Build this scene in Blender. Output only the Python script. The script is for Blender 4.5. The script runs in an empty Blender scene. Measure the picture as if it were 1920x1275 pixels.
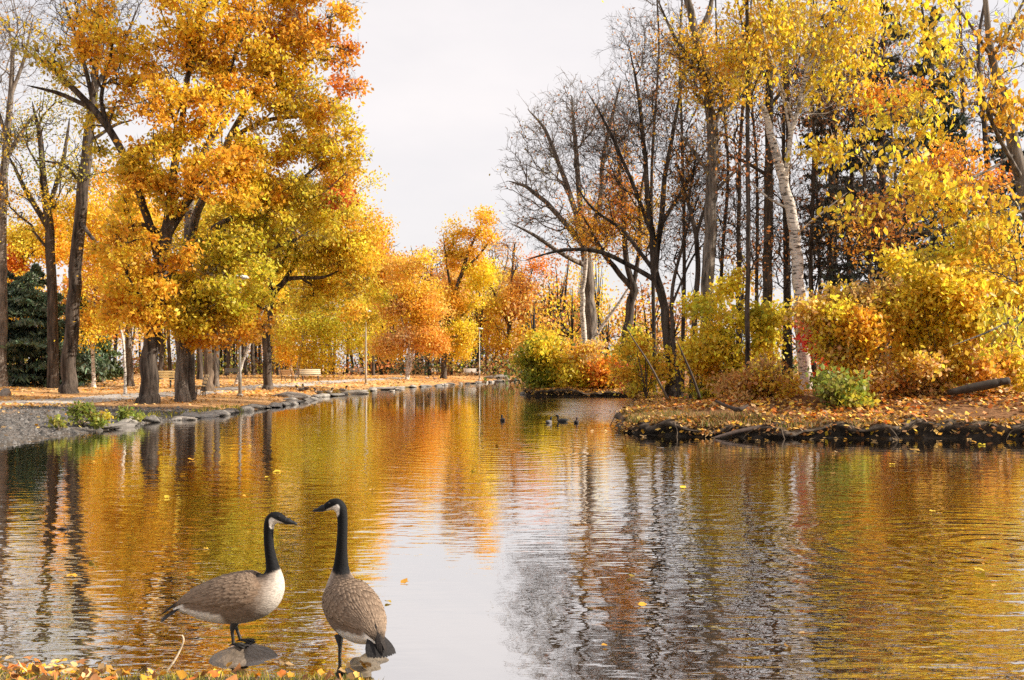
import bpy, math, random
import numpy as np
from mathutils import Vector
rng = np.random.default_rng(7)
random.seed(7)
SC = bpy.context.scene
COL = SC.collection
PI = math.pi
R = math.radians

# ------------------------------------------------------------------ camera
F, CX, HY, CAMH = 1867.0, 960.0, 688.0, 1.55     # pixels of the 1920 px photograph
cam = bpy.data.cameras.new('camera')
co = bpy.data.objects.new('camera', cam)
COL.objects.link(co)
co.location = (0, 0, CAMH)
co.rotation_euler = (R(90), 0, 0)
cam.lens = 35.0
cam.sensor_width = 36.0
cam.shift_y = (HY - 637.5) / 1920.0
cam.clip_start = 0.1
cam.clip_end = 3000
SC.camera = co

# ------------------------------------------------------------------ light
SUN_AZ, SUN_EL = R(90), R(31)
SDIR = Vector((math.sin(SUN_AZ) * math.cos(SUN_EL), math.cos(SUN_AZ) * math.cos(SUN_EL), math.sin(SUN_EL)))
w = bpy.data.worlds.new('World')
SC.world = w
w.use_nodes = True
nt = w.node_tree
nt.nodes.clear()
o_ = nt.nodes.new('ShaderNodeOutputWorld')
bg = nt.nodes.new('ShaderNodeBackground')
sky = nt.nodes.new('ShaderNodeTexSky')
sky.sky_type = 'NISHITA'
sky.sun_disc = False
sky.sun_elevation = SUN_EL
sky.sun_rotation = SUN_AZ
sky.air_density = 1.0
sky.dust_density = 2.0
# thin bright high cloud over the blue
tc = nt.nodes.new('ShaderNodeTexCoord')
mp = nt.nodes.new('ShaderNodeMapping')
mp.inputs['Scale'].default_value = (1.0, 1.0, 2.6)
nz = nt.nodes.new('ShaderNodeTexNoise')
nz.inputs['Scale'].default_value = 2.2
nz.inputs['Detail'].default_value = 6
cr = nt.nodes.new('ShaderNodeMapRange')
cr.inputs['From Min'].default_value = 0.3
cr.inputs['From Max'].default_value = 0.7
cr.inputs['To Min'].default_value = 0.70
cr.inputs['To Max'].default_value = 0.97
mx = nt.nodes.new('ShaderNodeMix')
mx.data_type = 'RGBA'
mx.inputs[7].default_value = (8.5, 8.05, 8.0, 1)
nt.links.new(tc.outputs['Generated'], mp.inputs['Vector'])
nt.links.new(mp.outputs['Vector'], nz.inputs['Vector'])
nt.links.new(nz.outputs['Fac'], cr.inputs['Value'])
nt.links.new(cr.outputs['Result'], mx.inputs[0])
nt.links.new(sky.outputs['Color'], mx.inputs[6])
nt.links.new(mx.outputs[2], bg.inputs['Color'])
bg.inputs['Strength'].default_value = 0.072
nt.links.new(bg.outputs['Background'], o_.inputs['Surface'])

sl = bpy.data.lights.new('sun', 'SUN')
sl.energy = 5.0
sl.angle = R(0.5)
sl.color = (1.0, 0.90, 0.76)
so = bpy.data.objects.new('sun', sl)
COL.objects.link(so)
so.location = (40, 20, 40)
so.rotation_euler = SDIR.to_track_quat('Z', 'Y').to_euler()

SC.view_settings.view_transform = 'Standard'
SC.view_settings.look = 'None'
SC.view_settings.exposure = 0.78
SC.view_settings.gamma = 1.0
SC.render.engine = 'CYCLES'
cy = SC.cycles
cy.max_bounces = 8
cy.diffuse_bounces = 3
cy.glossy_bounces = 3
cy.transmission_bounces = 4
cy.transparent_max_bounces = 8
cy.sample_clamp_indirect = 6
cy.use_denoising = False
cy.caustics_reflective = False
cy.caustics_refractive = False

# ------------------------------------------------------------------ helpers
def tag(o, label=None, cat=None, group=None, kind=None):
    if label: o['label'] = label
    if cat: o['category'] = cat
    if group: o['group'] = group
    if kind: o['kind'] = kind
    return o

def empty(name, loc, label=None, cat=None, group=None, rz=0.0):
    o = bpy.data.objects.new(name, None)
    COL.objects.link(o)
    o.location = loc
    o.rotation_euler = (0, 0, rz)
    o.empty_display_size = 0.2
    return tag(o, label, cat, group)

def mesh(name, V, faces, mat=None, parent=None, col=None, smooth=True, attrs=None, loc=None):
    """faces: list of int arrays, each (n, k)"""
    V = np.asarray(V, dtype=np.float32).reshape(-1, 3)
    me = bpy.data.meshes.new(name)
    faces = [np.asarray(f, dtype=np.int32) for f in faces if len(f)]
    me.vertices.add(len(V))
    me.vertices.foreach_set('co', V.ravel())
    loops = np.concatenate([f.ravel() for f in faces])
    tot = np.concatenate([np.full(len(f), f.shape[1], dtype=np.int32) for f in faces])
    start = np.zeros(len(tot), dtype=np.int32)
    start[1:] = np.cumsum(tot)[:-1]
    me.loops.add(len(loops))
    me.loops.foreach_set('vertex_index', loops)
    me.polygons.add(len(tot))
    me.polygons.foreach_set('loop_start', start)
    if smooth:
        me.polygons.foreach_set('use_smooth', np.ones(len(tot), dtype=bool))
    me.update(calc_edges=True)
    if col is not None:
        a = me.attributes.new('Col', 'FLOAT_COLOR', 'POINT')
        c4 = np.ones((len(V), 4), dtype=np.float32)
        c4[:, :3] = col
        a.data.foreach_set('color', c4.ravel())
    for k, v in (attrs or {}).items():
        a = me.attributes.new(k, 'FLOAT', 'POINT')
        a.data.foreach_set('value', np.asarray(v, dtype=np.float32))
    if mat: me.materials.append(mat)
    o = bpy.data.objects.new(name, me)
    COL.objects.link(o)
    if loc is not None: o.location = loc
    if parent is not None: o.parent = parent
    return o

class Geo:
    def __init__(s): s.v = []; s.f = []; s.c = []; s.n = 0
    def add(s, V, fs, col=None):
        V = np.asarray(V, float).reshape(-1, 3)
        for f in fs:
            f = np.asarray(f, int)
            if len(f): s.f.append(f + s.n)
        s.v.append(V)
        c = np.ones((len(V), 3)) * (np.array(col) if col is not None else np.array([.5, .5, .5]))
        s.c.append(c)
        s.n += len(V)
    def build(s, name, mat, parent=None, smooth=True, loc=None, origin=None):
        V = np.concatenate(s.v)
        if origin is not None:
            V = V - np.array(origin); loc = origin
        by = {}
        for f in s.f: by.setdefault(f.shape[1], []).append(f)
        return mesh(name, V, [np.concatenate(x) for x in by.values()], mat, parent, np.concatenate(s.c), smooth, loc=loc)
    def box(s, c, d, rz=0, col=None, bev=0.0):
        x, y, z = [k / 2 for k in d]
        b = min(bev, x * .9, y * .9, z * .9)
        if b <= 0:
            V = np.array([[i, j, k] for k in (-z, z) for j in (-y, y) for i in (-x, x)])
            fs = [[0, 2, 3, 1], [4, 5, 7, 6], [0, 1, 5, 4], [2, 6, 7, 3], [0, 4, 6, 2], [1, 3, 7, 5]]
            fs = [np.array(fs)]
        else:
            def ring(zz, q):
                X, Y = x - q, y - q
                return [[-X, -Y + b - q, zz], [-X + b - q, -Y, zz], [X - b + q, -Y, zz], [X, -Y + b - q, zz], [X, Y - b + q, zz], [X - b + q, Y, zz], [-X + b - q, Y, zz], [-X, Y - b + q, zz]]
            V = np.array(ring(-z, b * .6) + ring(-z + b, 0) + ring(z - b, 0) + ring(z, b * .6))
            q = []
            for r in range(3):
                for k in range(8):
                    q.append([r * 8 + k, r * 8 + (k + 1) % 8, r * 8 + 8 + (k + 1) % 8, r * 8 + 8 + k])
            fs = [np.array(q), np.array([list(range(7, -1, -1)), list(range(24, 32))])]
        cs, sn = math.cos(rz), math.sin(rz)
        V = np.stack([V[:, 0] * cs - V[:, 1] * sn, V[:, 0] * sn + V[:, 1] * cs, V[:, 2]], 1) + np.array(c)
        s.add(V, fs, col)
    def tube(s, pts, rad, k=8, col=None, caps=True):
        pts = np.asarray(pts, float); rad = np.broadcast_to(np.asarray(rad, float), (len(pts),))
        V, Q = tubes([pts], [rad], k)
        fs = [Q]
        if caps: fs.append(np.array([list(range(k))[::-1], list(range(len(pts) * k - k, len(pts) * k))]))
        s.add(V, fs, col)

def catmull(P, m):
    P = np.asarray(P, float)
    if len(P) < 3:
        t = np.linspace(0, 1, m * (len(P) - 1) + 1)[:, None]
        return P[0] * (1 - t) + P[-1] * t if len(P) == 2 else P
    Q = np.vstack([2 * P[0] - P[1], P, 2 * P[-1] - P[-2]])
    t = (np.arange(m) / m)[:, None]
    out = []
    for i in range(len(P) - 1):
        a, b, c, d = Q[i:i + 4]
        out.append(0.5 * (2 * b + (c - a) * t + (2 * a - 5 * b + 4 * c - d) * t ** 2 + (3 * b - a - 3 * c + d) * t ** 3))
    out.append(P[-1:])
    return np.vstack(out)

def tubes(chains, radii, k):
    """many tapered tubes at once"""
    P = np.concatenate(chains); r = np.concatenate(radii)
    T = np.concatenate([np.gradient(c, axis=0) if len(c) > 1 else np.array([[0, 0, 1.]]) for c in chains])
    T /= np.linalg.norm(T, axis=1, keepdims=True) + 1e-9
    ref = np.tile(np.array([0.93, 0.33, 0.12]), (len(P), 1))
    bad = np.abs((T * ref).sum(1)) > 0.93
    ref[bad] = (0.1, 0.5, 0.86)
    U = np.cross(T, ref); U /= np.linalg.norm(U, axis=1, keepdims=True) + 1e-9
    W = np.cross(T, U)
    a = np.arange(k) * 2 * PI / k
    V = P[:, None, :] + r[:, None, None] * (np.cos(a)[None, :, None] * U[:, None, :] + np.sin(a)[None, :, None] * W[:, None, :])
    ln = np.array([len(c) for c in chains]); st = np.concatenate([[0], np.cumsum(ln)[:-1]])
    idx = np.concatenate([np.arange(s, s + l - 1) for s, l in zip(st, ln) if l > 1])
    j = np.arange(k); j2 = (j + 1) % k
    Q = np.stack([idx[:, None] * k + j, idx[:, None] * k + j2, (idx[:, None] + 1) * k + j2, (idx[:, None] + 1) * k + j], -1).reshape(-1, 4)
    return V.reshape(-1, 3), Q

def unit(v): return v / (np.linalg.norm(v, axis=-1, keepdims=True) + 1e-9)

def leaves(C, size, cols, oval=False, droop=0.3, jit=0.2, aspect=0.62, rg=None):
    """C centres (n,3); one leaf each -> V, faces, colours"""
    g = rg or rng
    n = len(C)
    a = g.normal(size=(n, 3)); a[:, 2] -= droop * 2; a = unit(a)
    b = unit(np.cross(a, g.normal(size=(n, 3))))
    L = size * g.uniform(.6, 1.3, (n, 1)); W = L * aspect
    c = np.clip(cols * (1 + g.normal(scale=jit, size=(n, 1))) * (1 + g.normal(scale=jit * .4, size=(n, 3))), .004, .95)
    if oval:
        nn = np.cross(a, b)
        P = [C - a * L * .55, C - a * L * .22 + b * W * .46 + nn * L * .10, C + a * L * .15 + b * W * .38 + nn * L * .08, C + a * L * .55,
             C + a * L * .15 - b * W * .38 + nn * L * .08, C - a * L * .22 - b * W * .46 + nn * L * .10]
        V = np.stack(P, 1).reshape(-1, 3)
        i = np.arange(n)[:, None] * 6
        return V, [np.concatenate([i + [0, 1, 2, 3], i + [0, 3, 4, 5]])], np.repeat(c, 6, 0)
    V = np.stack([C - a * L * .5, C + b * W * .5, C + a * L * .5, C - b * W * .5], 1).reshape(-1, 3)
    return V, [np.arange(n * 4).reshape(n, 4)], np.repeat(c, 4, 0)

# palettes (linear base colours)
PAL = dict(gold=(.92, .62, .05), orange=(.90, .44, .04), deep=(.78, .22, .03), red=(.80, .10, .05), lime=(.60, .56, .05), green=(.24, .31, .05),
           yellow=(.95, .67, .05), rust=(.48, .20, .06), tan=(.70, .45, .20), olive=(.36, .33, .06), dark=(.03, .06, .03), brown=(.26, .14, .06), yg=(.74, .60, .06), peach=(.88, .50, .12))

# ------------------------------------------------------------------ materials
def new_mat(name):
    m = bpy.data.materials.new(name); m.use_nodes = True
    n = m.node_tree.nodes
    return m, n, m.node_tree.links, n['Principled BSDF'], n['Material Output']

def attr(n, name='Col'):
    a = n.new('ShaderNodeAttribute'); a.attribute_name = name; return a

def leaf_mat(name, trans=0.5, rough=.5):
    m, n, l, p, out = new_mat(name)
    a = attr(n)
    p.inputs['Roughness'].default_value = rough
    p.inputs['Specular IOR Level'].default_value = .4
    l.new(a.outputs['Color'], p.inputs['Base Color'])
    t = n.new('ShaderNodeBsdfTranslucent')
    l.new(a.outputs['Color'], t.inputs['Color'])
    mx = n.new('ShaderNodeMixShader'); mx.inputs[0].default_value = trans
    l.new(p.outputs[0], mx.inputs[1]); l.new(t.outputs[0], mx.inputs[2])
    l.new(mx.outputs[0], out.inputs['Surface'])
    return m

def col_mat(name, rough=.8, spec=.2, nscale=0, namp=.3, bump=0, bscale=40, coord='Object', stretch=(1, 1, 1)):
    """vertex colour x noise, with bump"""
    m, n, l, p, out = new_mat(name)
    a = attr(n); p.inputs['Roughness'].default_value = rough; p.inputs['Specular IOR Level'].default_value = spec
    tc = n.new('ShaderNodeTexCoord'); mp = n.new('ShaderNodeMapping'); mp.inputs['Scale'].default_value = stretch
    l.new(tc.outputs[coord], mp.inputs['Vector'])
    src = a.outputs['Color']
    if nscale:
        z = n.new('ShaderNodeTexNoise'); z.inputs['Scale'].default_value = nscale; z.inputs['Detail'].default_value = 6; z.inputs['Roughness'].default_value = .65
        l.new(mp.outputs[0], z.inputs['Vector'])
        r = n.new('ShaderNodeMapRange'); r.inputs['From Min'].default_value = .3; r.inputs['From Max'].default_value = .7
        r.inputs['To Min'].default_value = 1 - namp; r.inputs['To Max'].default_value = 1 + namp
        l.new(z.outputs['Fac'], r.inputs['Value'])
        v = n.new('ShaderNodeVectorMath'); v.operation = 'SCALE'
        l.new(src, v.inputs[0]); l.new(r.outputs[0], v.inputs['Scale']); src = v.outputs[0]
    l.new(src, p.inputs['Base Color'])
    if bump:
        z = n.new('ShaderNodeTexNoise'); z.inputs['Scale'].default_value = bscale; z.inputs['Detail'].default_value = 5
        l.new(mp.outputs[0], z.inputs['Vector'])
        b = n.new('ShaderNodeBump'); b.inputs['Strength'].default_value = 1; b.inputs['Distance'].default_value = bump
        l.new(z.outputs['Fac'], b.inputs['Height']); l.new(b.outputs[0], p.inputs['Normal'])
    return m

def bark_mat(name, c0, c1, scale=7, birch=False):
    m, n, l, p, out = new_mat(name)
    p.inputs['Roughness'].default_value = .9; p.inputs['Specular IOR Level'].default_value = .15
    tc = n.new('ShaderNodeTexCoord'); mp = n.new('ShaderNodeMapping')
    mp.inputs['Scale'].default_value = (1, 1, 3.5) if birch else (1, 1, .14)
    l.new(tc.outputs['Object'], mp.inputs['Vector'])
    z = n.new('ShaderNodeTexNoise'); z.inputs['Scale'].default_value = scale; z.inputs['Detail'].default_value = 7; z.inputs['Roughness'].default_value = .7
    l.new(mp.outputs[0], z.inputs['Vector'])
    r = n.new('ShaderNodeValToRGB')
    r.color_ramp.elements[0].color = (*c0, 1); r.color_ramp.elements[1].color = (*c1, 1)
    r.color_ramp.elements[0].position = .41 if birch else .36; r.color_ramp.elements[1].position = .50 if birch else .66
    l.new(z.outputs['Fac'], r.inputs[0])
    z2 = n.new('ShaderNodeTexNoise'); z2.inputs['Scale'].default_value = 1.1; z2.inputs['Detail'].default_value = 4
    l.new(tc.outputs['Object'], z2.inputs['Vector'])
    v = n.new('ShaderNodeVectorMath'); v.operation = 'SCALE'
    rr = n.new('ShaderNodeMapRange'); rr.inputs['To Min'].default_value = .55; rr.inputs['To Max'].default_value = 1.4
    l.new(z2.outputs['Fac'], rr.inputs['Value']); l.new(r.outputs[0], v.inputs[0]); l.new(rr.outputs[0], v.inputs['Scale'])
    l.new(v.outputs[0], p.inputs['Base Color'])
    b = n.new('ShaderNodeBump'); b.inputs['Distance'].default_value = .012 if birch else .09; b.inputs['Strength'].default_value = .9
    l.new(z.outputs['Fac'], b.inputs['Height']); l.new(b.outputs[0], p.inputs['Normal'])
    return m

M = {}
M['leaf'] = leaf_mat('leaf', .5)
M['needle'] = leaf_mat('needle', .15, .6)
M['litter'] = leaf_mat('litter', .2, .6)
M['bark'] = bark_mat('bark', (.014, .011, .009), (.15, .12, .098), 6)
M['bark_grey'] = bark_mat('bark_grey', (.04, .033, .028), (.32, .27, .225), 8)
M['bark_brown'] = bark_mat('bark_brown', (.035, .025, .018), (.26, .19, .135), 7)
M['birch'] = bark_mat('birch', (.07, .055, .045), (.66, .60, .53), 5, True)
M['stone'] = col_mat('stone', .85, .3, 6, .45, .02, 14)
M['wood'] = col_mat('wood', .6, .3, 6, .3, .003, 30, stretch=(.3, 6, 6))
M['metal'] = col_mat('metal', .45, .5, 5, .15)
M['twig'] = col_mat('twig', .8, .2, 12, .35, .004, 50)
M['path'] = col_mat('path', .9, .2, 3.0, .16, .01, 30)

# ------------------------------------------------------------------ terrain
def px2(px, Y): return (px - CX) / F * Y
SHORE = [(-2.85, 5.06), (-2.1, 4.98), (-1.48, 4.97), (-1.0, 4.93), (-.64, 4.88), (-.5, 4.70), (-.3, 4.35), (.3, 4.0), (1.4, 3.6), (4, 3.0), (10, 3.0), (17, 6), (20, 12), (18, 17.5), (14, 20.6),
         (11.3, 21.15), (9.6, 21.55), (8, 21.5), (7, 21.75), (6, 21.7), (5, 22.0), (4.3, 21.95), (3.3, 22.5), (2.75, 23.6), (2.85, 26), (3.6, 30), (4.5, 36), (5.8, 44), (6.5, 49), (6.2, 51), (4, 51.7), (1.6, 52.4), (.75, 54),
         (1.2, 60), (3, 70), (6, 86), (8, 100), (7, 114), (3.2, 119), (1.2, 116), (-1.2, 106), (-3.1, 96), (-5.5, 85), (-6.7, 78), (-8.4, 73), (-9.1, 62.9), (-9.3, 55.7), (-9.8, 48), (-9.1, 40.2), (-9.35, 34.9),
         (-9.4, 32.2), (-9.6, 29.5), (-10.05, 27.3), (-10.0, 23.9), (-10.1, 21.6), (-9.9, 19.6), (-10.6, 16), (-10.4, 11), (-7.4, 7), (-4.6, 5.5)]
SHORE = np.array(SHORE)
_p = np.vstack([SHORE, SHORE[:1]])
_d = []
for i in range(len(SHORE)):      # finer, uneven bank line
    a, b = _p[i], _p[i + 1]
    L = np.linalg.norm(b - a); k = max(1, int(L / (.25 if L < 3 else .8)))
    for j in range(k):
        q = a + (b - a) * j / k
        amp = .05 if q[1] < 6 else (.13 if q[1] < 30 else .22)
        n = np.array([b[1] - a[1], a[0] - b[0]]) / L
        _d.append(q + n * amp * (math.sin(q[0] * 3.1 + q[1] * 1.7) + math.sin(q[0] * 7.7 - q[1] * 5.1) * .6 + rng.normal() * .25) * .6)
BANK = np.array(_d)

def sdist(X, Y):
    """signed distance to the bank line, + on land"""
    X = np.asarray(X, float); Y = np.asarray(Y, float)
    sh = X.shape; X = X.ravel(); Y = Y.ravel()
    A = BANK; B = np.roll(BANK, -1, 0)
    best = np.full(len(X), 1e18); ins = np.zeros(len(X), bool)
    for a, b in zip(A, B):
        e = b - a; ee = (e @ e) + 1e-12
        t = np.clip(((X - a[0]) * e[0] + (Y - a[1]) * e[1]) / ee, 0, 1)
        np.minimum(best, (X - a[0] - t * e[0]) ** 2 + (Y - a[1] - t * e[1]) ** 2, out=best)
        if a[1] != b[1]:
            c = ((a[1] > Y) != (b[1] > Y)) & (X < (b[0] - a[0]) * (Y - a[1]) / (b[1] - a[1]) + a[0])
            ins ^= c
    d = np.sqrt(best)
    return np.where(ins, -d, d).reshape(sh)

def sst(a, b, x):
    t = np.clip((x - a) / (b - a), 0, 1); return t * t * (3 - 2 * t)

def vnoise(X, Y, s, seed=0):
    """cheap smooth noise from summed sines, about -1..1"""
    g = np.random.default_rng(seed); o = 0
    for k in range(7):
        th = g.uniform(0, 2 * PI); f = s * g.uniform(.6, 1.8); ph = g.uniform(0, 6.28)
        o = o + np.sin((X * math.cos(th) + Y * math.sin(th)) * f + ph)
    return o / 3.2

def height(X, Y, d=None):
    X = np.asarray(X, float); Y = np.asarray(Y, float)
    if d is None: d = sdist(X, Y)
    near = sst(9, 4, Y) * sst(14, 8, np.abs(X))
    right = sst(-1, 2.5, X) * sst(14, 19, Y) * (1 - sst(75, 100, Y))
    p = np.maximum(d, 0)
    hl = .24 * (1 - np.exp(-p / 1.1)) + .16 * sst(0, 9, p) + .10 * sst(8, 40, p)
    steep = 1 - .6 * np.abs(np.sin(X * 1.3 + Y))
    hr = .33 * (1 - np.exp(-np.maximum(p - .12, 0) / (.10 + .12 * steep))) + .48 * sst(.3, 6, p) + .25 * sst(5, 20, p)
    hn = .025 * (1 - np.exp(-p / .12)) + .07 * p
    h = hl * (1 - right) + hr * right
    h = h * (1 - near) + np.minimum(hn, .6) * near
    h = h + sst(.2, 3, p) * (.035 * vnoise(X, Y, 1.1, 3) + .05 * vnoise(X, Y, .25, 4)) * (1 - near) + .012 * vnoise(X, Y, 6, 5) * sst(0, .4, p)
    q = np.maximum(-d, 0)
    bed = -(.06 * (1 - np.exp(-q / .2)) + .16 * q) 
    bed = np.maximum(bed, -1.3)
    return np.where(d > 0, h, bed)

def zg(x, y): return float(height(np.array([x]), np.array([y]))[0])

def hit(px, py):
    """where the sight line through a pixel meets the land"""
    Y = np.geomspace(3.5, 400, 1500)
    X = (px - CX) / F * Y
    ray = CAMH - (py - HY) / F * Y
    g = np.maximum(height(X, Y), 0)
    k = np.argmax(ray <= g)
    if ray[k] > g[k]: k = len(Y) - 1
    return X[k], Y[k], g[k]

xs = np.concatenate([-np.geomspace(400, 13, 90)[:-1], np.linspace(-13, 13, 290), np.geomspace(13, 400, 90)[1:]])
ys = np.concatenate([np.linspace(-30, 2, 22), np.linspace(2, 7, 70)[1:], np.geomspace(7, 130, 330)[1:], np.geomspace(130, 900, 30)[1:]])
GX, GY = np.meshgrid(xs, ys)
GD = sdist(GX, GY)
GZ = height(GX, GY, GD)
nx, ny = len(xs), len(ys)
ii = (np.arange(ny - 1)[:, None] * nx + np.arange(nx - 1)[None, :]).ravel()
GQ = np.stack([ii, ii + 1, ii + 1 + nx, ii + nx], 1)
# colour zones of the earth; the bare left bank is darkened to include shade
def zone(X, Y, d):
    c = np.zeros(X.shape + (3,))
    mud = np.array([.030, .024, .020]); shaded_dirt = np.array([.125, .108, .095]); litter = np.array([.58, .31, .12]); bed = np.array([.10, .06, .028]); pale = np.array([.64, .43, .24]); grass = np.array([.16, .17, .045])
    right = sst(-1, 2.0, X) * sst(14, 19, Y) * (1 - sst(95, 112, Y))
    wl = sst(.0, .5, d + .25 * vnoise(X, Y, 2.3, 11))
    n1 = .5 + .5 * vnoise(X, Y, .9, 12); n2 = .5 + .5 * vnoise(X, Y, .35, 13)
    land_l = litter * (.75 + .5 * n1[..., None]) * (1 - .35 * n2[..., None]) + pale * (.35 * n2[..., None])
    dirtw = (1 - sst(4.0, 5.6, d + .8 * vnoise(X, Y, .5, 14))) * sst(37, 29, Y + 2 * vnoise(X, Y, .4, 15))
    land_l = land_l * (1 - dirtw[..., None]) + shaded_dirt * (.7 + .5 * n1[..., None]) * dirtw[..., None]
    land_r = mud * (1 - sst(.25, 1.1, d)[..., None]) + np.array([.20, .10, .045]) * sst(.25, 1.1, d)[..., None]
    land = land_l * (1 - right[..., None]) + land_r * right[..., None]
    near = (sst(9, 6, Y))[..., None]
    land = land * (1 - near) + (grass * .6 + litter * .25) * near
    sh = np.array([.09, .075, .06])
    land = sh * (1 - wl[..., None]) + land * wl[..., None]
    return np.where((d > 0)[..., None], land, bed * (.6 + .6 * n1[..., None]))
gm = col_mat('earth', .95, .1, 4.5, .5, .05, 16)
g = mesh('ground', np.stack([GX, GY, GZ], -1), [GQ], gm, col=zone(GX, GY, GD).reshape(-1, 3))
tag(g, kind='structure')

# ------------------------------------------------------------------ water
def water_material():
    m, n, l, p, out = new_mat('pond_water')
    n.remove(p)
    geo = n.new('ShaderNodeNewGeometry')
    chop = attr(n, 'chop'); fine = attr(n, 'fine')
    def noise(scale, sx, sy, det, rot=0.0):
        mp = n.new('ShaderNodeMapping'); mp.inputs['Scale'].default_value = (sx, sy, 1); mp.inputs['Rotation'].default_value = (0, 0, rot)
        z = n.new('ShaderNodeTexNoise'); z.inputs['Scale'].default_value = scale; z.inputs['Detail'].default_value = det; z.inputs['Roughness'].default_value = .5
        l.new(geo.outputs['Position'], mp.inputs['Vector']); l.new(mp.outputs[0], z.inputs['Vector'])
        return z.outputs['Fac']
    def math_(op, a, b):
        k = n.new('ShaderNodeMath'); k.operation = op
        for i, x in enumerate((a, b)):
            if isinstance(x, (int, float)): k.inputs[i].default_value = x
            else: l.new(x, k.inputs[i])
        return k.outputs[0]
    swell = math_('MULTIPLY', noise(1.3, .5, 1, 1), .010)
    rip = math_('MULTIPLY', noise(3.2, .45, 1.0, 2, .12), .0095)
    small = math_('MULTIPLY', noise(8.5, .55, 1.0, 2, -.2), .0046)
    lines = math_('MULTIPLY', noise(9.0, .22, 1.35, 1, .06), .0034)
    tiny = math_('MULTIPLY', noise(34, .8, 1, 2), .0016)
    # rings spreading from where the birds stand and swim
    def rings(cx, cy_, lam, amp, r0):
        v = n.new('ShaderNodeVectorMath'); v.operation = 'DISTANCE'; v.inputs[1].default_value = (cx, cy_, 0)
        l.new(geo.outputs['Position'], v.inputs[0])
        d = v.outputs['Value']
        s = math_('SINE', math_('MULTIPLY', d, 2 * PI / lam), 0)
        e = math_('DIVIDE', amp, math_('ADD', 1.0, math_('POWER', math_('DIVIDE', d, r0), 2.0)))
        return math_('MULTIPLY', s, e)
    h = math_('ADD', math_('MULTIPLY', math_('ADD', math_('ADD', math_('ADD', swell, rip), small), lines), chop.outputs['Fac']), math_('MULTIPLY', tiny, fine.outputs['Fac']))
    for a in ((-.3, 18.5, .36, .0010, 4), (4.3, 8.6, .24, .0030, 1.5), (.2, 27, .5, .0014, 3)):
        h = math_('ADD', h, rings(*a))
    b = n.new('ShaderNodeBump'); b.inputs['Strength'].default_value = 1; b.inputs['Distance'].default_value = 1.0
    l.new(h, b.inputs['Height'])
    fr = n.new('ShaderNodeFresnel'); fr.inputs['IOR'].default_value = 1.33
    l.new(b.outputs[0], fr.inputs['Normal'])
    mr = n.new('ShaderNodeMapRange'); mr.inputs['From Min'].default_value = .02; mr.inputs['From Max'].default_value = .55
    mr.inputs['To Min'].default_value = .74; mr.inputs['To Max'].default_value = .98
    l.new(fr.outputs[0], mr.inputs['Value'])
    gl = n.new('ShaderNodeBsdfGlossy'); rf = attr(n, 'rough'); l.new(math_('ADD', math_('MULTIPLY', rf.outputs['Fac'], math_('ADD', .02, math_('MULTIPLY', noise(1.6, .35, 1, 3), .22))), .012), gl.inputs['Roughness']); gl.inputs['Color'].default_value = (.97, .96, .95, 1)
    l.new(b.outputs[0], gl.inputs['Normal'])
    tr = n.new('ShaderNodeBsdfTransparent'); tr.inputs['Color'].default_value = (.62, .50, .34, 1)
    df = n.new('ShaderNodeBsdfDiffuse'); df.inputs['Color'].default_value = (.07, .048, .022, 1)
    m1 = n.new('ShaderNodeMixShader'); m1.inputs[0].default_value = .45
    l.new(tr.outputs[0], m1.inputs[1]); l.new(df.outputs[0], m1.inputs[2])
    m2 = n.new('ShaderNodeMixShader'); l.new(mr.outputs[0], m2.inputs[0])
    l.new(m1.outputs[0], m2.inputs[1]); l.new(gl.outputs[0], m2.inputs[2])
    l.new(m2.outputs[0], out.inputs['Surface'])
    return m
wx = np.linspace(-13, 23, 120); wy = np.concatenate([np.linspace(2, 60, 160), np.linspace(60, 121, 40)[1:]])
WX, WY = np.meshgrid(wx, wy)
WD = sdist(WX, WY)
calm = sst(1.1, .2, np.abs(WX + .02 * WY + .05)) * sst(12, 6, WY)
chop = .34 + .24 * vnoise(WX, WY, .25, 21) + .72 * sst(.4, 1.6, WX - .04 * WY) * sst(22, 8, WY) + .25 * sst(14, 6, WY)
chop = np.clip(chop * (1 - .85 * calm), .05, 2)
inlet = sst(.3, 3.0, WX - (WY - 28) * .02 + .5 * vnoise(WX, WY, .8, 25)) * sst(26, 33, WY) * sst(53, 48, WY)
fine = .08 + 3.2 * inlet + .16 * sst(.6, 2, WX) * sst(18, 8, WY)
chop = chop + 2.2 * inlet
wi = (np.arange(len(wy) - 1)[:, None] * len(wx) + np.arange(len(wx) - 1)[None, :]).ravel()
wq = np.stack([wi, wi + 1, wi + 1 + len(wx), wi + len(wx)], 1)
keep = (WD.ravel()[wq].min(1) < .45)
wt = mesh('water', np.stack([WX, WY, WX * 0], -1), [wq[keep]], water_material(), attrs=dict(chop=chop.ravel(), fine=fine.ravel(), rough=inlet.ravel()))
tag(wt, kind='structure')

# ------------------------------------------------------------------ path
def ribbon(pts, wid, lift):
    P = catmull([(x, y, 0) for x, y in pts], 14)[:, :2]
    T = unit(np.gradient(P, axis=0)); N = np.stack([-T[:, 1], T[:, 0]], 1)
    W = np.broadcast_to(wid, (len(P),))
    k = 7; u = np.linspace(-.5, .5, k)
    Q = P[:, None] + N[:, None] * (u[None, :, None] * W[:, None, None])
    Z = height(Q[..., 0], Q[..., 1]) + lift - .03 * (np.abs(u) > .45)[None, :]
    V = np.concatenate([Q, Z[..., None]], -1).reshape(-1, 3)
    i = (np.arange(len(P) - 1)[:, None] * k + np.arange(k - 1)[None, :]).ravel()
    return V, np.stack([i, i + 1, i + 1 + k, i + k], 1)
pp = [hit(*p)[:2] for p in ((-420, 757), (-150, 757), (60, 754), (200, 748), (330, 738), (470, 726), (590, 718.5), (680, 712.5), (760, 708.5))]
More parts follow.
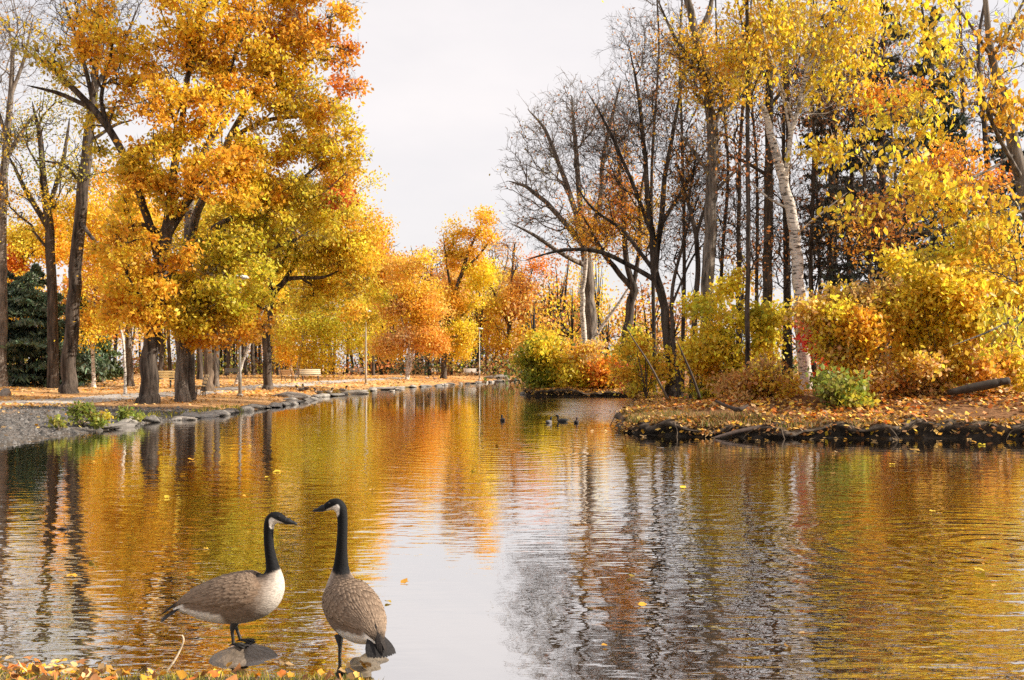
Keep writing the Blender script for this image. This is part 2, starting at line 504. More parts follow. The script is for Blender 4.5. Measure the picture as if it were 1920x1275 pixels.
V, Q = ribbon(pp, np.interp(np.linspace(0, 1, 14 * (len(pp) - 1) + 1), [0, 1], [2.0, 3.2]), .035)
tag(mesh('path', V, [Q], M['path'], col=np.tile([.42, .385, .35], (len(V), 1))), kind='structure')

# ------------------------------------------------------------------ trees
def grow(node_p, node_par, node_dir, pts, bf=.25, ka=.9, down=.5):
    """joins points to the growing tree one by one, cheapest first"""
    P = [p for p in node_p]; par = list(node_par); D = [d for d in node_dir]; path = []
    for i, p in enumerate(P): path.append(0 if par[i] < 0 else path[par[i]] + np.linalg.norm(p - P[par[i]]))
    N = len(pts)
    cost = np.full(N, 1e9); bp = np.full(N, -1); done = np.zeros(N, bool)
    def upd(i):
        v = pts - P[i]; d = np.sqrt((v * v).sum(1)) + 1e-6
        cs = (v @ D[i]) / d
        c = d * (1 + ka * (1 - cs)) + bf * path[i] + down * np.maximum(-v[:, 2], 0)
        m = (c < cost) & ~done
        cost[m] = c[m]; bp[m] = i
    for i in range(len(P)): upd(i)
    for _ in range(N):
        k = int(np.argmin(np.where(done, 1e9, cost)))
        done[k] = True
        i = bp[k]; p = pts[k]; v = p - P[i]; d = np.linalg.norm(v) + 1e-6
        P.append(p); par.append(i); path.append(path[i] + d)
        dd = .75 * v / d + .25 * D[i]; D.append(dd / np.linalg.norm(dd))
        upd(len(P) - 1)
    return np.array(P), np.array(par)

def tree_mesh(P, par, rfix, tip, expo, k_thick=9, k_thin=4, jit=.05, rmax=None):
    n = len(P)
    cnt = np.zeros(n); 
    s = np.zeros(n)
    for i in range(n - 1, 0, -1):       # children come after parents
        if s[i] == 0: s[i] = 1
        if par[i] >= 0: s[par[i]] += s[i]
    if s[0] == 0: s[0] = 1
    r = tip * s ** (1 / expo)
    r = np.where(rfix > 0, np.maximum(rfix, tip), r)
    for i in range(1, n):
        if rfix[i] <= 0 and par[i] >= 0: r[i] = min(r[i], r[par[i]] * (.9 if rfix[par[i]] <= 0 else .62))
    main = np.full(n, -1)
    for i in range(1, n):
        q = par[i]
        if q >= 0 and (main[q] < 0 or (rfix[i] > 0, r[i]) > (rfix[main[q]] > 0, r[main[q]])): main[q] = i
    ch, rr = [], []
    starts = [0] + [i for i in range(1, n) if par[i] >= 0 and main[par[i]] != i]
    for s0 in starts:
        c = [s0]
        while main[c[-1]] >= 0: c.append(main[c[-1]])
        q = P[c]; ra = r[c]
        if s0 > 0:
            q = np.vstack([P[par[s0]], q]); ra = np.concatenate([[min(r[par[s0]], ra[0] * 1.25)], ra])
        if len(q) >= 3:
            m = 2
            q2 = catmull(q, m); t = np.linspace(0, len(q) - 1, len(q2)); ra = np.interp(t, np.arange(len(q)), ra); q = q2
        if rfix[s0] <= 0 and len(q) > 2:
            seg = np.linalg.norm(q[1] - q[0]); q[1:] += rng.normal(scale=jit * seg, size=(len(q) - 1, 3))
        ra = ra.copy(); ra[-1] *= .45
        ch.append(q); rr.append(ra)
    big = [i for i in range(len(ch)) if rr[i][0] > 6 * tip]
    sml = [i for i in range(len(ch)) if rr[i][0] <= 6 * tip]
    Vs, Qs, o = [], [], 0
    for ids, k in ((big, k_thick), (sml, k_thin)):
        if ids:
            V, Q = tubes([ch[i] for i in ids], [rr[i] for i in ids], k)
            Vs.append(V); Qs.append(Q + o); o += len(V)
    return np.vstack(Vs), np.vstack(Qs), s

def blob_pts(blobs, npts, Y, g, clump=14, cs=.16, bare=0):
    """clumped points through the crown volume; returns points and colours, leaf weight"""
    vol = np.array([b[2] * b[3] * (b[6] if len(b) > 6 else 1) for b in blobs], float)
    num = np.maximum(1, (npts * vol / vol.sum()).astype(int))
    P, C, Wt = [], [], []
    for b, k in zip(blobs, num):
        px, py, rx, ry, pal = b[:5]
        dY = b[5] if len(b) > 5 else 0
        lw = b[7] if len(b) > 7 else 1.0
        Yc = Y + dY
        c = np.array([px2(px, Yc), Yc, CAMH - (py - HY) / F * Yc])
        rr = np.array([rx, .5 * (rx + ry) * .9, ry]) / F * Yc
        nc = max(3, k // clump)
        u = unit(g.normal(size=(nc, 3))) * (g.uniform(0, 1, (nc, 1)) ** (1 / 2.4)) * np.clip(g.normal(.96, .2, (nc, 1)), .2, 1.45)
        lab = g.integers(0, nc, k)
        q = u[lab] + g.normal(scale=cs, size=(k, 3)) * np.array([1.15, 1.15, .6])
        pals = pal.split('+')
        base = np.array([PAL[x] for x in pals])
        cc = base[g.integers(0, len(pals), nc)]
        cc = .65 * cc + .35 * base.mean(0)
        cc = cc * (1 + g.normal(scale=.10, size=(nc, 1)))
        P.append(c + q * rr); C.append(cc[lab]); Wt.append(lw * (g.uniform(size=nc) > (bare if nc > 9 else 0))[lab])
    return np.concatenate(P), np.concatenate(C), np.concatenate(Wt)

def tree(name, label, base, trunk, limbs, blobs, n=600, lpn=20, lsize=.12, sig=.3, bark='bark', group=None, cat='tree', seed=1, tip=.009, expo=2.25, oval=False, ka=.9, bf=.25, down=.5, flare=1.5, kthick=10, droop=.3, hang=0.0, Y=None, jit=.05, leafmat='leaf', clump=14, cs=.16, spur=0, spl=.45, bare=.25):
    g = np.random.default_rng(seed * 101 + 5)
    bx, by = base
    if Y is None: X0, Y, Z0 = hit(bx, by)
    else:
        X0 = px2(bx, Y); Z0 = zg(X0, Y)
    lab = label
    root = empty(name, (X0, Y, Z0 - .05), lab, cat, group)
    org = np.array([X0, Y, Z0 - .05])
    def w3(px, py, dY=0): return np.array([px2(px, Y + dY), Y + dY, CAMH - (py - HY) / F * (Y + dY)])
    nodes, par, rf = [], [], []
    def addline(pts, rad, attach):
        pts = np.array(pts); rad = np.array(rad, float)
        m = 3
        q = catmull(pts, m); t = np.linspace(0, len(pts) - 1, len(q)); ra = np.interp(t, np.arange(len(pts)), rad)
        last = attach
        if attach >= 0: q, ra = q[1:], ra[1:]
        for k_, (a, b) in enumerate(zip(q, ra)):
            nodes.append(a + (g.normal(scale=.12, size=3) * b if k_ > 1 else 0)); par.append(last); rf.append(b); last = len(nodes) - 1
    tp = [np.array([X0, Y, Z0 - .12])] + [w3(*t[:2]) for t in trunk[0:] if t[1] < 0 or w3(*t[:2])[2] > Z0 + .25]
    tr = [trunk[0][2]] + [t[2] for t in trunk if t[1] < 0 or w3(*t[:2])[2] > Z0 + .25]
    if len(tp) < 2: tp.append(np.array([X0, Y, Z0 + .16])); tr.append(trunk[-1][2])
    tr = np.array(tr) / F * Y
    if tp[1][2] - Z0 > .9:      # root flare
        f = .55 / (tp[1][2] - tp[0][2])
        mid = tp[0] * (1 - f) + tp[1] * f
        tp.insert(1, mid); tr = np.insert(tr, 1, tr[0] * 1.0)
        tr[0] *= flare
    addline(tp, tr, -1)
    for L in limbs:
        a = w3(*L[0][:2])
        k = int(np.argmin(((np.array(nodes) - a) ** 2).sum(1)))
        pts = [nodes[k]] + [w3(l[0], l[1], l[3] if len(l) > 3 else 0) for l in L[1:]]
        rr = [L[1][2] * 1.15] + [l[2] for l in L[1:]]; rr[-1] *= .45
        addline(pts, np.array(rr) / F * Y, k)
    nodes = np.array(nodes); par = np.array(par); rf = np.array(rf)
    D = np.zeros_like(nodes); D[:, 2] = 1
    for i in range(1, len(nodes)):
        if par[i] >= 0: D[i] = unit(nodes[i] - nodes[par[i]])
    if blobs:
        bp, bc, bw = blob_pts(blobs, n, Y, g, clump, cs, bare)
        ok = bp[:, 2] > Z0 + .15
        bp, bc, bw = bp[ok], bc[ok], bw[ok]
        # order so the rind attaches through the inside
        P, pr = grow(nodes, par, D, bp, bf, ka, down)
        # growth adds points in its own order: recover colours by nearest copy
        rfix = np.concatenate([rf, np.zeros(len(P) - len(nodes))])
    else:
        P, pr, rfix = nodes, par, rf
    V, Q, cnt = tree_mesh(P, pr, rfix, tip, expo, kthick, 4, jit)
    if spur and blobs:       # last fine twigs
        i = np.repeat(np.arange(len(nodes), len(P)), spur); b0 = P[i]; dd = unit(P[i] - P[pr[i]])
        dd = unit(dd + g.normal(scale=.65, size=dd.shape) + np.array([0, 0, .15])); ln = spl * g.uniform(.4, 1.3, (len(i), 1))
        b1 = b0 + dd * ln * .5; b2 = b1 + unit(dd + g.normal(scale=.4, size=dd.shape)) * ln * .5
        V2, Q2 = tubes(list(np.stack([b0, b1, b2], 1)), [np.array([tip * .8, tip * .65, tip * .4])] * len(i), 3)
        Q = np.vstack([Q, Q2 + len(V)]); V = np.vstack([V, V2])
    mesh('trunk', V - org, [Q], M[bark], root)
    if blobs and lpn > 0:
        num = g.poisson(lpn * bw)
        Cc = np.repeat(bp, num, 0); col = np.repeat(bc, num, 0)
        Cc = Cc + g.normal(scale=sig, size=Cc.shape) * np.array([1, 1, .8])
        if hang: Cc[:, 2] -= np.abs(g.normal(scale=hang, size=len(Cc)))
        k = Cc[:, 2] > Z0 + .05
        Vl, Fl, cl = leaves(Cc[k], lsize, col[k], oval, droop, rg=g)
        mesh('crown', Vl - org, Fl, M[leafmat], root, cl, smooth=False)
    return root

def copy_tree(o, name=None):
    c = o.copy(); COL.objects.link(c)
    for ch in o.children:
        d = ch.copy(); COL.objects.link(d); d.parent = c
    return c

def spruce(label, base, top_py, wpx, seed=1, Y=None, dead=0.0, low=.06, col=(.035, .062, .030), group=None, n_card=7000, name='spruce_tree', card=.30, rtr=.016):
    g = np.random.default_rng(seed + 900)
    if Y is None: X0, Y, Z0 = hit(*base)
    else: X0 = px2(base[0], Y); Z0 = zg(X0, Y)
    H = CAMH - (top_py - HY) / F * Y - Z0; Rb = wpx / F * Y
    root = empty(name, (X0, Y, Z0 - .05), label, 'tree', group)
    ch = [np.array([[0, 0, 0], [0, 0, H * .5], [0, 0, H]])]; rr = [np.array([H * rtr, H * rtr * .55, .02])]
    cc, cl, ca = [], [], []
    nb = int(H * 9)
    for i in range(nb):
        t = low + (1 - low) * (i + g.uniform()) / nb
        z = H * t; L = Rb * (1 - t) ** .8 * g.uniform(.7, 1.12) + .12; th = g.uniform(0, 2 * PI)
        dr = .25 + .25 * g.uniform()
        u = np.linspace(0, 1, 5)
        q = np.stack([np.cos(th) * L * u, np.sin(th) * L * u, z + L * (.12 * u - dr * u ** 1.5 + .16 * u ** 3)], 1)
        ch.append(q); rr.append(np.linspace(.035, .006, 5) * (.6 + .4 * (1 - t)))
        if g.uniform() < dead:
            for _ in range(12):
                a = g.uniform(.2, .98); p = q[0] * (1 - a) + q[-1] * a
                e = p + np.array([g.normal() * .4, g.normal() * .4, -.25 * g.uniform()]) * L * .35
                ch.append(np.array([p, (p + e) / 2 + g.normal(scale=.03, size=3), e])); rr.append(np.array([.012, .009, .004]))
            continue
        m = int(n_card / nb * (L / Rb + .35) / .85)
        a = g.uniform(.12, 1, m) ** .8
        p = q[np.minimum((a * 4).astype(int), 3)] + (q[np.minimum((a * 4).astype(int) + 1, 4)] - q[np.minimum((a * 4).astype(int), 3)]) * (a * 4 % 1)[:, None]
        sp = (1 - a * .6) * L * .30
        side = np.array([-math.sin(th), math.cos(th), 0])
        off = g.normal(size=m)
        p = p + side * (off * sp)[:, None]; p[:, 2] -= np.abs(off) * sp * .25 + np.abs(g.normal(scale=.07, size=m))
        cc.append(p); cl.append(np.tile(np.array(col) * g.uniform(.6, 1.5), (m, 1)))
    V, Q = tubes(ch, rr, 5)
    mesh('trunk', V, [Q], M['bark'], root)
    C = np.concatenate(cc); c = np.concatenate(cl)
    Vl, Fl, k = leaves(C, card, c, droop=.5, jit=.25, aspect=.33, rg=g)
    mesh('crown', Vl, Fl, M['needle'], root, k, smooth=False)
    return root
# ---- left lawn: the two big maples in front
tree('maple_tree', 'big orange maple with the stoutest trunk, its dark limb reaching up left', (277, 757),
     [(277, 757, 18), (283, 650, 15.5), (296, 570, 15), (304, 510, 14), (312, 440, 12), (320, 385, 10)],
     [[(304, 500), (288, 445, 8), (268, 385, 7.5), (245, 320, 7), (212, 255, 7), (175, 205, 6.5), (120, 150, 5), (75, 112, 3)],
      [(212, 255, 5), (190, 190, 4), (205, 120, 3), (215, 50, 2.5)],
      [(175, 205, 4), (110, 175, 4, .4), (50, 160, 2.5, -.3)],
      [(320, 385), (326, 320, 8), (338, 250, 6.5), (352, 140, 5), (375, 30, 4), (390, -60, 3)],
      [(312, 440), (350, 380, 8, .4), (372, 325, 7, -.3), (402, 235, 5, .4), (430, 130, 4, .4), (470, 40, 3, .4)],
      [(312, 440), (260, 420, 4, -.3), (215, 440, 3, .4)], [(304, 520), (340, 520, 3.5, .4), (370, 560, 2.5, .4)]],
     [(100, 120, 75, 75, 'gold+olive+gold', 0, .5, .45), (60, 60, 60, 60, 'olive+gold', .5, .4, .3), (215, 110, 85, 95, 'gold+orange', 0, 1, .8), (190, 20, 70, 70, 'gold+orange', 0, .7, .6),
      (340, 190, 105, 80, 'orange+gold', -1, 1.1), (400, 60, 130, 110, 'orange+gold+gold', 0, 1.3), (300, 330, 85, 85, 'gold+orange+yg', -1, 1.2), (250, 470, 75, 85, 'gold+orange', 0, 1.1),
      (285, 575, 62, 50, 'orange+gold', -1.2, 1.3), (310, 500, 70, 55, 'gold+orange', -1.5, 1.2), (235, 560, 50, 60, 'orange+gold', -.5, 1), (170, 250, 70, 60, 'olive+gold+yg', .5, .5, .5), (400, 320, 90, 85, 'orange+gold', -1.5, 1.1), (360, -80, 200, 110, 'orange+gold', 0, .7, .8)],
     n=3900, lpn=15, lsize=.165, sig=.21, seed=1, bare=.28, cs=.075, clump=11, spur=1, spl=.5, bark='bark')
tree('maple_tree', 'tall gold and red maple leaning over the pond beside the stoutest trunk', (343, 753),
     [(343, 753, 13), (338, 640, 11.5), (345, 545, 11), (352, 480, 10)],
     [[(352, 480), (370, 400, 8, .4), (405, 320, 7.5, .4), (430, 260, 6, .4), (470, 185, 5), (515, 110, 4), (560, 20, 3)],
      [(352, 480), (405, 425, 7), (470, 395, 6), (540, 355, 4.5), (610, 300, 3)],
      [(352, 480), (356, 390, 7, 1.5), (372, 300, 6, 2), (440, 200, 4, 2), (480, 60, 3, 2)],
      [(470, 185), (540, 150, 3.5), (610, 90, 2.5), (655, 95, 2)], [(405, 425), (470, 470, 4, .4), (540, 455, 3.5, .4), (585, 430, 2, .4)],
      [(430, 260), (500, 225, 4, .4), (570, 215, 3, .4), (640, 180, 2, .4)]],
     [(510, 110, 105, 100, 'orange+gold+gold', 0, 1.2), (590, 70, 75, 75, 'deep+orange+gold', 0, 1, .8), (655, 130, 38, 80, 'deep+orange', 0, .6, .4), (590, 235, 85, 85, 'gold+orange+yg', 0, 1.2), (640, 300, 45, 55, 'gold+yg', 0, 1, .7),
      (480, 300, 105, 90, 'gold+gold+orange', -.5, 1.2), (425, 470, 105, 100, 'yg+gold+lime', -.5, 1.2), (400, 600, 70, 50, 'gold+yellow+orange', -.5, 1.2), (452, 620, 52, 36, 'orange+gold', -.5, 1.3), (350, 585, 60, 50, 'yg+gold', -1.2, 1.3), (400, 540, 80, 60, 'yg+gold+lime', -1, 1.2), (540, 410, 100, 80, 'yg+gold', 0, 1.1),
      (648, 365, 30, 22, 'red+orange', 0, 1, .8), (560, -30, 110, 80, 'orange+gold', 0, .9), (340, 560, 55, 55, 'yg+lime+gold', -.5, 1.2), (355, 640, 45, 22, 'orange+yellow', 0, 1)],
     n=4600, lpn=15, lsize=.165, sig=.21, seed=2, bare=.27, cs=.075, clump=11, spur=1, spl=.5, bark='bark_grey')
tree('maple_tree', 'slim dark-trunked tree close behind the maple that leans over the pond', (358, 750), [(358, 750, 8), (357, 650, 7.5), (354, 560, 7), (352, 440, 6), (348, 330, 4)], [[(354, 560), (385, 480, 4, 2), (410, 420, 3, 2)]],
     [(370, 420, 60, 90, 'gold+yg', 1)], n=240, lpn=34, seed=3)
# dark tall trunk far left
tree('oak_tree', 'tall dark trunk rising bare past the spruces, twigs only at the top', (128, 738),
     [(128, 738, 14.5), (132, 640, 13), (139, 540, 12), (146, 450, 11.5), (155, 350, 10.5), (165, 270, 9.5), (174, 190, 7.5), (180, 120, 5.5), (184, 40, 3.5), (188, -60, 3)],
     [[(174, 190), (158, 120, 4), (140, 60, 3), (120, 0, 2)], [(176, 170), (205, 120, 4), (235, 70, 3), (260, 10, 2)], [(165, 270), (215, 235, 3), (250, 225, 2)], [(155, 340), (120, 310, 3), (60, 300, 2)], [(146, 430), (190, 465, 3, -2), (230, 480, 2, -2)]],
     [(170, 60, 85, 120, 'olive+gold', 0, 1, .12), (190, -60, 110, 80, 'gold+olive', 0, .7, .12), (150, 300, 55, 60, 'olive+yg', 0, .4, .8)], n=900, lpn=12, lsize=.12, seed=4, clump=3, cs=.12, spur=3, tip=.010, down=.2)
tree('oak_tree', 'forked dark tree with thin greenish crown standing behind the spruces', (100, 728),
     [(100, 728, 11), (98, 560, 9), (92, 430, 8.5), (84, 345, 7)],
     [[(92, 430), (50, 360, 5), (15, 290, 3)], [(84, 345), (75, 260, 5), (60, 190, 3)], [(90, 400), (118, 300, 4), (130, 220, 3)]],
     [(60, 270, 75, 80, 'olive+gold+green', 0, 1, .6), (120, 330, 60, 80, 'olive+gold', 0, 1, .6), (20, 380, 50, 60, 'gold+orange', 0, .8, .7), (100, 200, 60, 60, 'olive', 0, .7, .4)], n=800, lpn=14, lsize=.15, sig=.4, seed=5, tip=.013)
tree('bare_tree', 'grey bare tree at the left edge, its stem standing clear against the sky', (2, 726),
     [(2, 726, 11), (3, 560, 9), (5, 400, 8), (10, 300, 7), (20, 180, 5), (24, 90, 3)],
     [[(5, 400), (-40, 300, 5), (-70, 180, 3)], [(10, 300), (40, 250, 4), (75, 200, 2.5)], [(14, 250), (-10, 180, 3), (-20, 80, 2)], [(20, 180), (45, 110, 3), (60, 40, 2)]],
     [(20, 80, 75, 110, 'rust+gold', 0, 1, .06), (0, 240, 70, 70, 'gold+orange', 0, .5, .2), (40, -40, 80, 60, 'rust', 0, .5, .05)], n=1000, lpn=10, lsize=.12, seed=6, clump=2, cs=.1, spur=3, bark='bark_grey', tip=.009, down=.1)
spruce('dark green spruce left of the tall dark trunk, its lowest boughs sweeping the lawn', (62, 724), 495, 180, 1, n_card=22000, card=.42, col=(.12, .17, .10))
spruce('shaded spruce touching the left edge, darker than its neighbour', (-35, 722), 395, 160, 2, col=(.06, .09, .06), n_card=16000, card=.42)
spruce('small sunlit spruce just right of the tall dark trunk', (158, 721), 545, 85, 3, n_card=9000, card=.36, col=(.07, .10, .03))
tree('birch_tree', 'thin white birch with golden crown right of the small sunlit spruce', (176, 727), [(176, 727, 3.6), (174, 660, 3.3), (178, 600, 3), (176, 520, 2.6), (170, 430, 2)], [[(176, 520), (195, 450, 1.6), (205, 390, 1)], [(178, 590), (160, 540, 1.4), (150, 490, 1)]],
     [(195, 480, 55, 105, 'orange+gold', 0, 1), (185, 600, 48, 45, 'gold+orange', 0, 1), (150, 400, 40, 60, 'gold', 0, .8, .8)], n=700, lpn=26, lsize=.17, sig=.4, seed=7, bark='birch', tip=.012)
tree('birch_tree', 'crooked thin white birch left of the stoutest maple trunk', (235, 739), [(235, 739, 2.7), (234, 690, 2.4), (231, 640, 2.3), (222, 600, 2.0), (217, 565, 1.8), (220, 480, 1.8)], [[(222, 600), (208, 585, 1.3), (195, 580, .8)]],
     [(232, 440, 42, 90, 'gold+orange', 0, 1, .9), (228, 560, 30, 50, 'gold', 0, 1, .6)], n=380, lpn=26, lsize=.14, seed=8, bark='birch')
tree('maple_tree', 'grey-trunked golden tree back on the lawn, seen between thin birches', (244, 724), [(244, 724, 7), (241, 640, 6.5), (240, 540, 6), (238, 420, 4)], [[(240, 540), (265, 470, 3), (280, 400, 2)]],
     [(250, 400, 65, 110, 'gold+orange', 0, 1), (270, 560, 45, 60, 'gold+yg', 0, 1)], n=600, lpn=28, lsize=.2, sig=.5, seed=9, bark='bark_grey', tip=.014)
tree('maple_tree', 'red and yellow tree low behind the spruce tops at the left edge', (40, 712), [(40, 712, 5), (42, 560, 4), (40, 450, 3)], [],
     [(50, 470, 60, 60, 'gold+yg', 0, 1), (10, 500, 45, 45, 'deep+orange', 0, 1), (100, 450, 45, 60, 'orange+gold', 0, 1), (60, 560, 70, 50, 'olive+gold', 0, 1)], n=600, lpn=30, lsize=.26, sig=.6, seed=10, tip=.018)
tree('maple_tree', 'brown-barked tree with flared foot, in front of a paler one on the lawn', (390, 734), [(390, 734, 9.5), (391, 670, 8.5), (393, 600, 8), (398, 520, 6), (402, 440, 4)], [[(393, 600), (375, 540, 4), (360, 480, 3)]],
     [(395, 540, 60, 60, 'gold+orange', 0, 1), (400, 440, 60, 60, 'gold+yg', 0, 1)], n=420, lpn=28, lsize=.17, sig=.4, seed=11, bark='bark_brown', flare=1.9)
tree('maple_tree', 'pale grey trunk half hidden by the brown-barked tree on the lawn', (405, 725), [(405, 725, 6), (406, 650, 5.5), (408, 560, 5), (415, 470, 3)], [],
     [(430, 520, 55, 70, 'gold+yg', 0, 1), (440, 420, 55, 60, 'yg+gold', 0, 1)], n=420, lpn=28, lsize=.2, sig=.45, seed=12, bark='bark_grey', tip=.013)
tree('maple_tree', 'forked dark-stemmed tree standing alone between two lamp posts, yellow-green crown', (502, 731),
     [(502, 731, 8.6), (500, 660, 7.6), (503, 600, 7.2), (508, 556, 7)],
     [[(508, 556), (528, 532, 5.5), (548, 522, 4.5), (605, 520, 3), (650, 500, 2)], [(508, 556), (506, 510, 4), (505, 470, 3), (500, 400, 2)], [(528, 532), (560, 480, 3.5), (585, 420, 2.5), (600, 360, 2)], [(505, 520), (540, 470, 3), (550, 400, 2)]],
     [(520, 470, 70, 60, 'yg+lime+gold', 0, 1), (600, 440, 85, 85, 'gold+yg', 0, 1.2), (655, 470, 45, 60, 'gold+orange', 0, 1), (595, 560, 65, 50, 'yg+gold', 1, .8), (660, 540, 42, 70, 'yg+gold+orange', 0, 1), (560, 370, 70, 55, 'gold+yg', 0, 1), (688, 575, 32, 42, 'yg+gold', 3, .8), (620, 350, 55, 45, 'gold+orange', 0, .9), (455, 560, 40, 50, 'gold+yellow', 0, .8)],
     n=2200, lpn=19, lsize=.18, sig=.30, seed=13, clump=11, cs=.08, spur=1, spl=.5, tip=.011)
tree('birch_tree', 'leafless pale birch stem leaning right behind the nearest lamp post', (440, 722), [(440, 722, 3), (455, 680, 2.6), (472, 635, 2.3), (492, 585, 1.8), (505, 550, 1.2)], [], [(505, 530, 25, 35, 'gold', 0, 1)], n=90, lpn=20, lsize=.16, seed=14, bark='birch', flare=1.1)
tree('birch_tree', 'leaning white birch behind the benches, drooping yellow-green crown', (556, 708), [(556, 708, 4), (560, 680, 3.5), (565, 650, 3), (572, 600, 2.6), (580, 520, 2)], [],
     [(590, 580, 75, 75, 'yg+lime', 0, 1), (640, 600, 60, 70, 'yg+lime+gold', -1, 1), (600, 480, 65, 70, 'gold+yg', 0, 1), (590, 655, 50, 30, 'yg+gold', -1, .9)], n=900, lpn=30, lsize=.26, sig=.6, seed=15, clump=11, cs=.10, bark='birch', tip=.016, hang=.9)
tree('birch_tree', 'thinner white birch just left of the leaning one behind the benches', (543, 706), [(543, 706, 3), (548, 670, 2.6), (553, 640, 2.2), (558, 580, 1.6)], [],
     [(555, 600, 45, 50, 'yg+gold', 0, 1), (540, 640, 40, 35, 'gold+orange', 0, 1)], n=320, lpn=26, lsize=.24, sig=.5, seed=16, bark='birch', tip=.015, hang=.6)
tree('maple_tree', 'dark thick trunk right beside the leaning white birch, golden crown', (571, 706), [(571, 706, 6), (570, 670, 5.5), (568, 600, 5), (575, 480, 3)], [],
     [(560, 420, 80, 80, 'gold+orange', 2, 1), (640, 400, 70, 70, 'gold+yg', 2, 1), (680, 450, 50, 60, 'orange+gold', 0, 1)], n=800, lpn=30, lsize=.27, sig=.7, seed=17, clump=11, cs=.10, tip=.018)
tree('birch_tree', 'twin-stemmed white birch at the far bank, broad peach-orange crown', (763, 711), [(763, 711, 3.4), (765, 680, 3), (768, 640, 2.6), (776, 570, 2.2), (790, 520, 1.6)], [[(763, 700), (770, 690, 2.5), (772, 668, 2.2), (778, 640, 1.6)], [(768, 640), (750, 590, 1.8), (735, 540, 1.2)]],
     [(770, 620, 65, 45, 'peach+orange+tan', 0, 1), (745, 560, 55, 60, 'peach+gold', 0, 1), (790, 580, 50, 60, 'peach+orange+gold', 0, 1), (760, 500, 50, 45, 'gold+peach', 0, .9), (800, 640, 45, 35, 'peach+orange', -1, 1), (720, 650, 35, 30, 'peach+gold', 0, .8)], n=1100, lpn=30, lsize=.25, sig=.55, seed=18, clump=11, cs=.10, bark='birch', tip=.016)
tree('maple_tree', 'tallest golden tree over the far bank, leaning stem with open crown', (832, 710), [(832, 710, 5.5), (832, 670, 5), (838, 610, 4.5), (850, 560, 4), (866, 510, 3.6), (882, 465, 2.6), (900, 425, 1.6)], [[(850, 560), (838, 500, 2.2), (832, 450, 1.5)], [(866, 510), (905, 470, 2), (930, 430, 1.3)], [(838, 610), (868, 590, 2), (885, 570, 1.2)]],
     [(905, 430, 40, 32, 'orange+gold', 0, 1), (880, 480, 40, 35, 'orange+gold', 0, .8, .8), (900, 530, 30, 50, 'gold+yellow', 0, 1), (850, 440, 28, 30, 'rust+gold', 0, .6, .4), (850, 480, 30, 35, 'orange+gold', 0, .8), (850, 560, 35, 35, 'orange+gold', 0, .9), (845, 640, 45, 40, 'gold+yg', 0, 1.1), (870, 620, 26, 50, 'yg+gold', 0, 1)], n=950, lpn=26, lsize=.25, sig=.5, seed=19, clump=11, cs=.10, tip=.016)
tree('maple_tree', 'dark upright stem by the far end of the pond, wide orange crown', (958, 703), [(958, 703, 5), (957, 670, 4.5), (955, 610, 4), (960, 520, 2.5), (965, 460, 1.6)], [[(955, 610), (930, 560, 2.5), (915, 500, 1.6)], [(955, 600), (985, 550, 2), (1000, 500, 1.4)]],
     [(930, 590, 50, 50, 'orange+gold', 0, 1), (985, 570, 50, 55, 'orange+rust', 0, 1), (960, 640, 65, 38, 'orange+gold', 0, 1), (950, 480, 50, 50, 'rust+orange', 0, .8, .12), (1010, 500, 40, 40, 'orange+deep', 0, .7, .4)], n=1000, lpn=26, lsize=.3, sig=.7, seed=20, tip=.018)
tree('oak_tree', 'grey forked tree behind the far lamp post, dull orange crown', (912, 702), [(912, 702, 4), (914, 640, 3.6), (918, 570, 3), (925, 500, 2)], [[(918, 570), (945, 510, 1.6), (955, 460, 1.2)], [(916, 600), (895, 540, 1.6), (888, 480, 1)]],
     [(920, 600, 45, 40, 'tan+orange', 0, 1, .8), (935, 540, 45, 45, 'tan+gold', 0, 1, .5), (940, 460, 38, 40, 'rust+tan', 0, 1, .1)], n=750, lpn=22, lsize=.3, sig=.7, seed=21, bark='bark_grey', tip=.018)
tree('oak_tree', 'rust-brown bare-topped tree between the peach birch and the tallest golden tree', (800, 704), [(800, 704, 4), (800, 640, 3.6), (802, 560, 3), (812, 490, 2)], [[(802, 560), (780, 500, 1.6), (770, 460, 1)]],
     [(800, 490, 50, 32, 'rust+tan', 0, 1, .12), (790, 560, 50, 50, 'orange+rust', 0, 1, .9), (830, 520, 35, 40, 'orange+tan', 0, 1, .6)], n=700, lpn=22, lsize=.32, sig=.7, seed=22, tip=.02)
tree('maple_tree', 'low golden tree left of the peach birch, in front of the dark spruce', (700, 704), [(700, 704, 3), (700, 650, 2.6), (703, 560, 2), (705, 490, 1.5)], [],
     [(705, 480, 40, 55, 'orange+gold', 0, 1), (690, 560, 40, 50, 'gold+yg', 0, 1), (725, 520, 35, 50, 'orange+rust', 0, 1)], n=600, lpn=26, lsize=.32, sig=.7, seed=23, tip=.02)
tree('maple_tree', 'dark stem leaning right behind the middle lamp post, few yellow leaves', (680, 702), [(680, 702, 3.5), (676, 670, 3), (670, 640, 2.4), (664, 610, 1.6)], [[(676, 670), (668, 640, 1.6), (655, 620, 1)]], [(665, 640, 30, 30, 'yg+gold', 0, 1, .7)], n=160, lpn=22, lsize=.26, seed=24, tip=.015)
spruce('blue-black spruce behind the low golden tree and the middle lamp post', (716, 701), 585, 24, 4, n_card=6000, col=(.03, .05, .04), card=.5)
spruce('dim spruce right behind the far lamp post', (893, 700), 560, 22, 5, n_card=5000, col=(.04, .06, .055), card=.5)
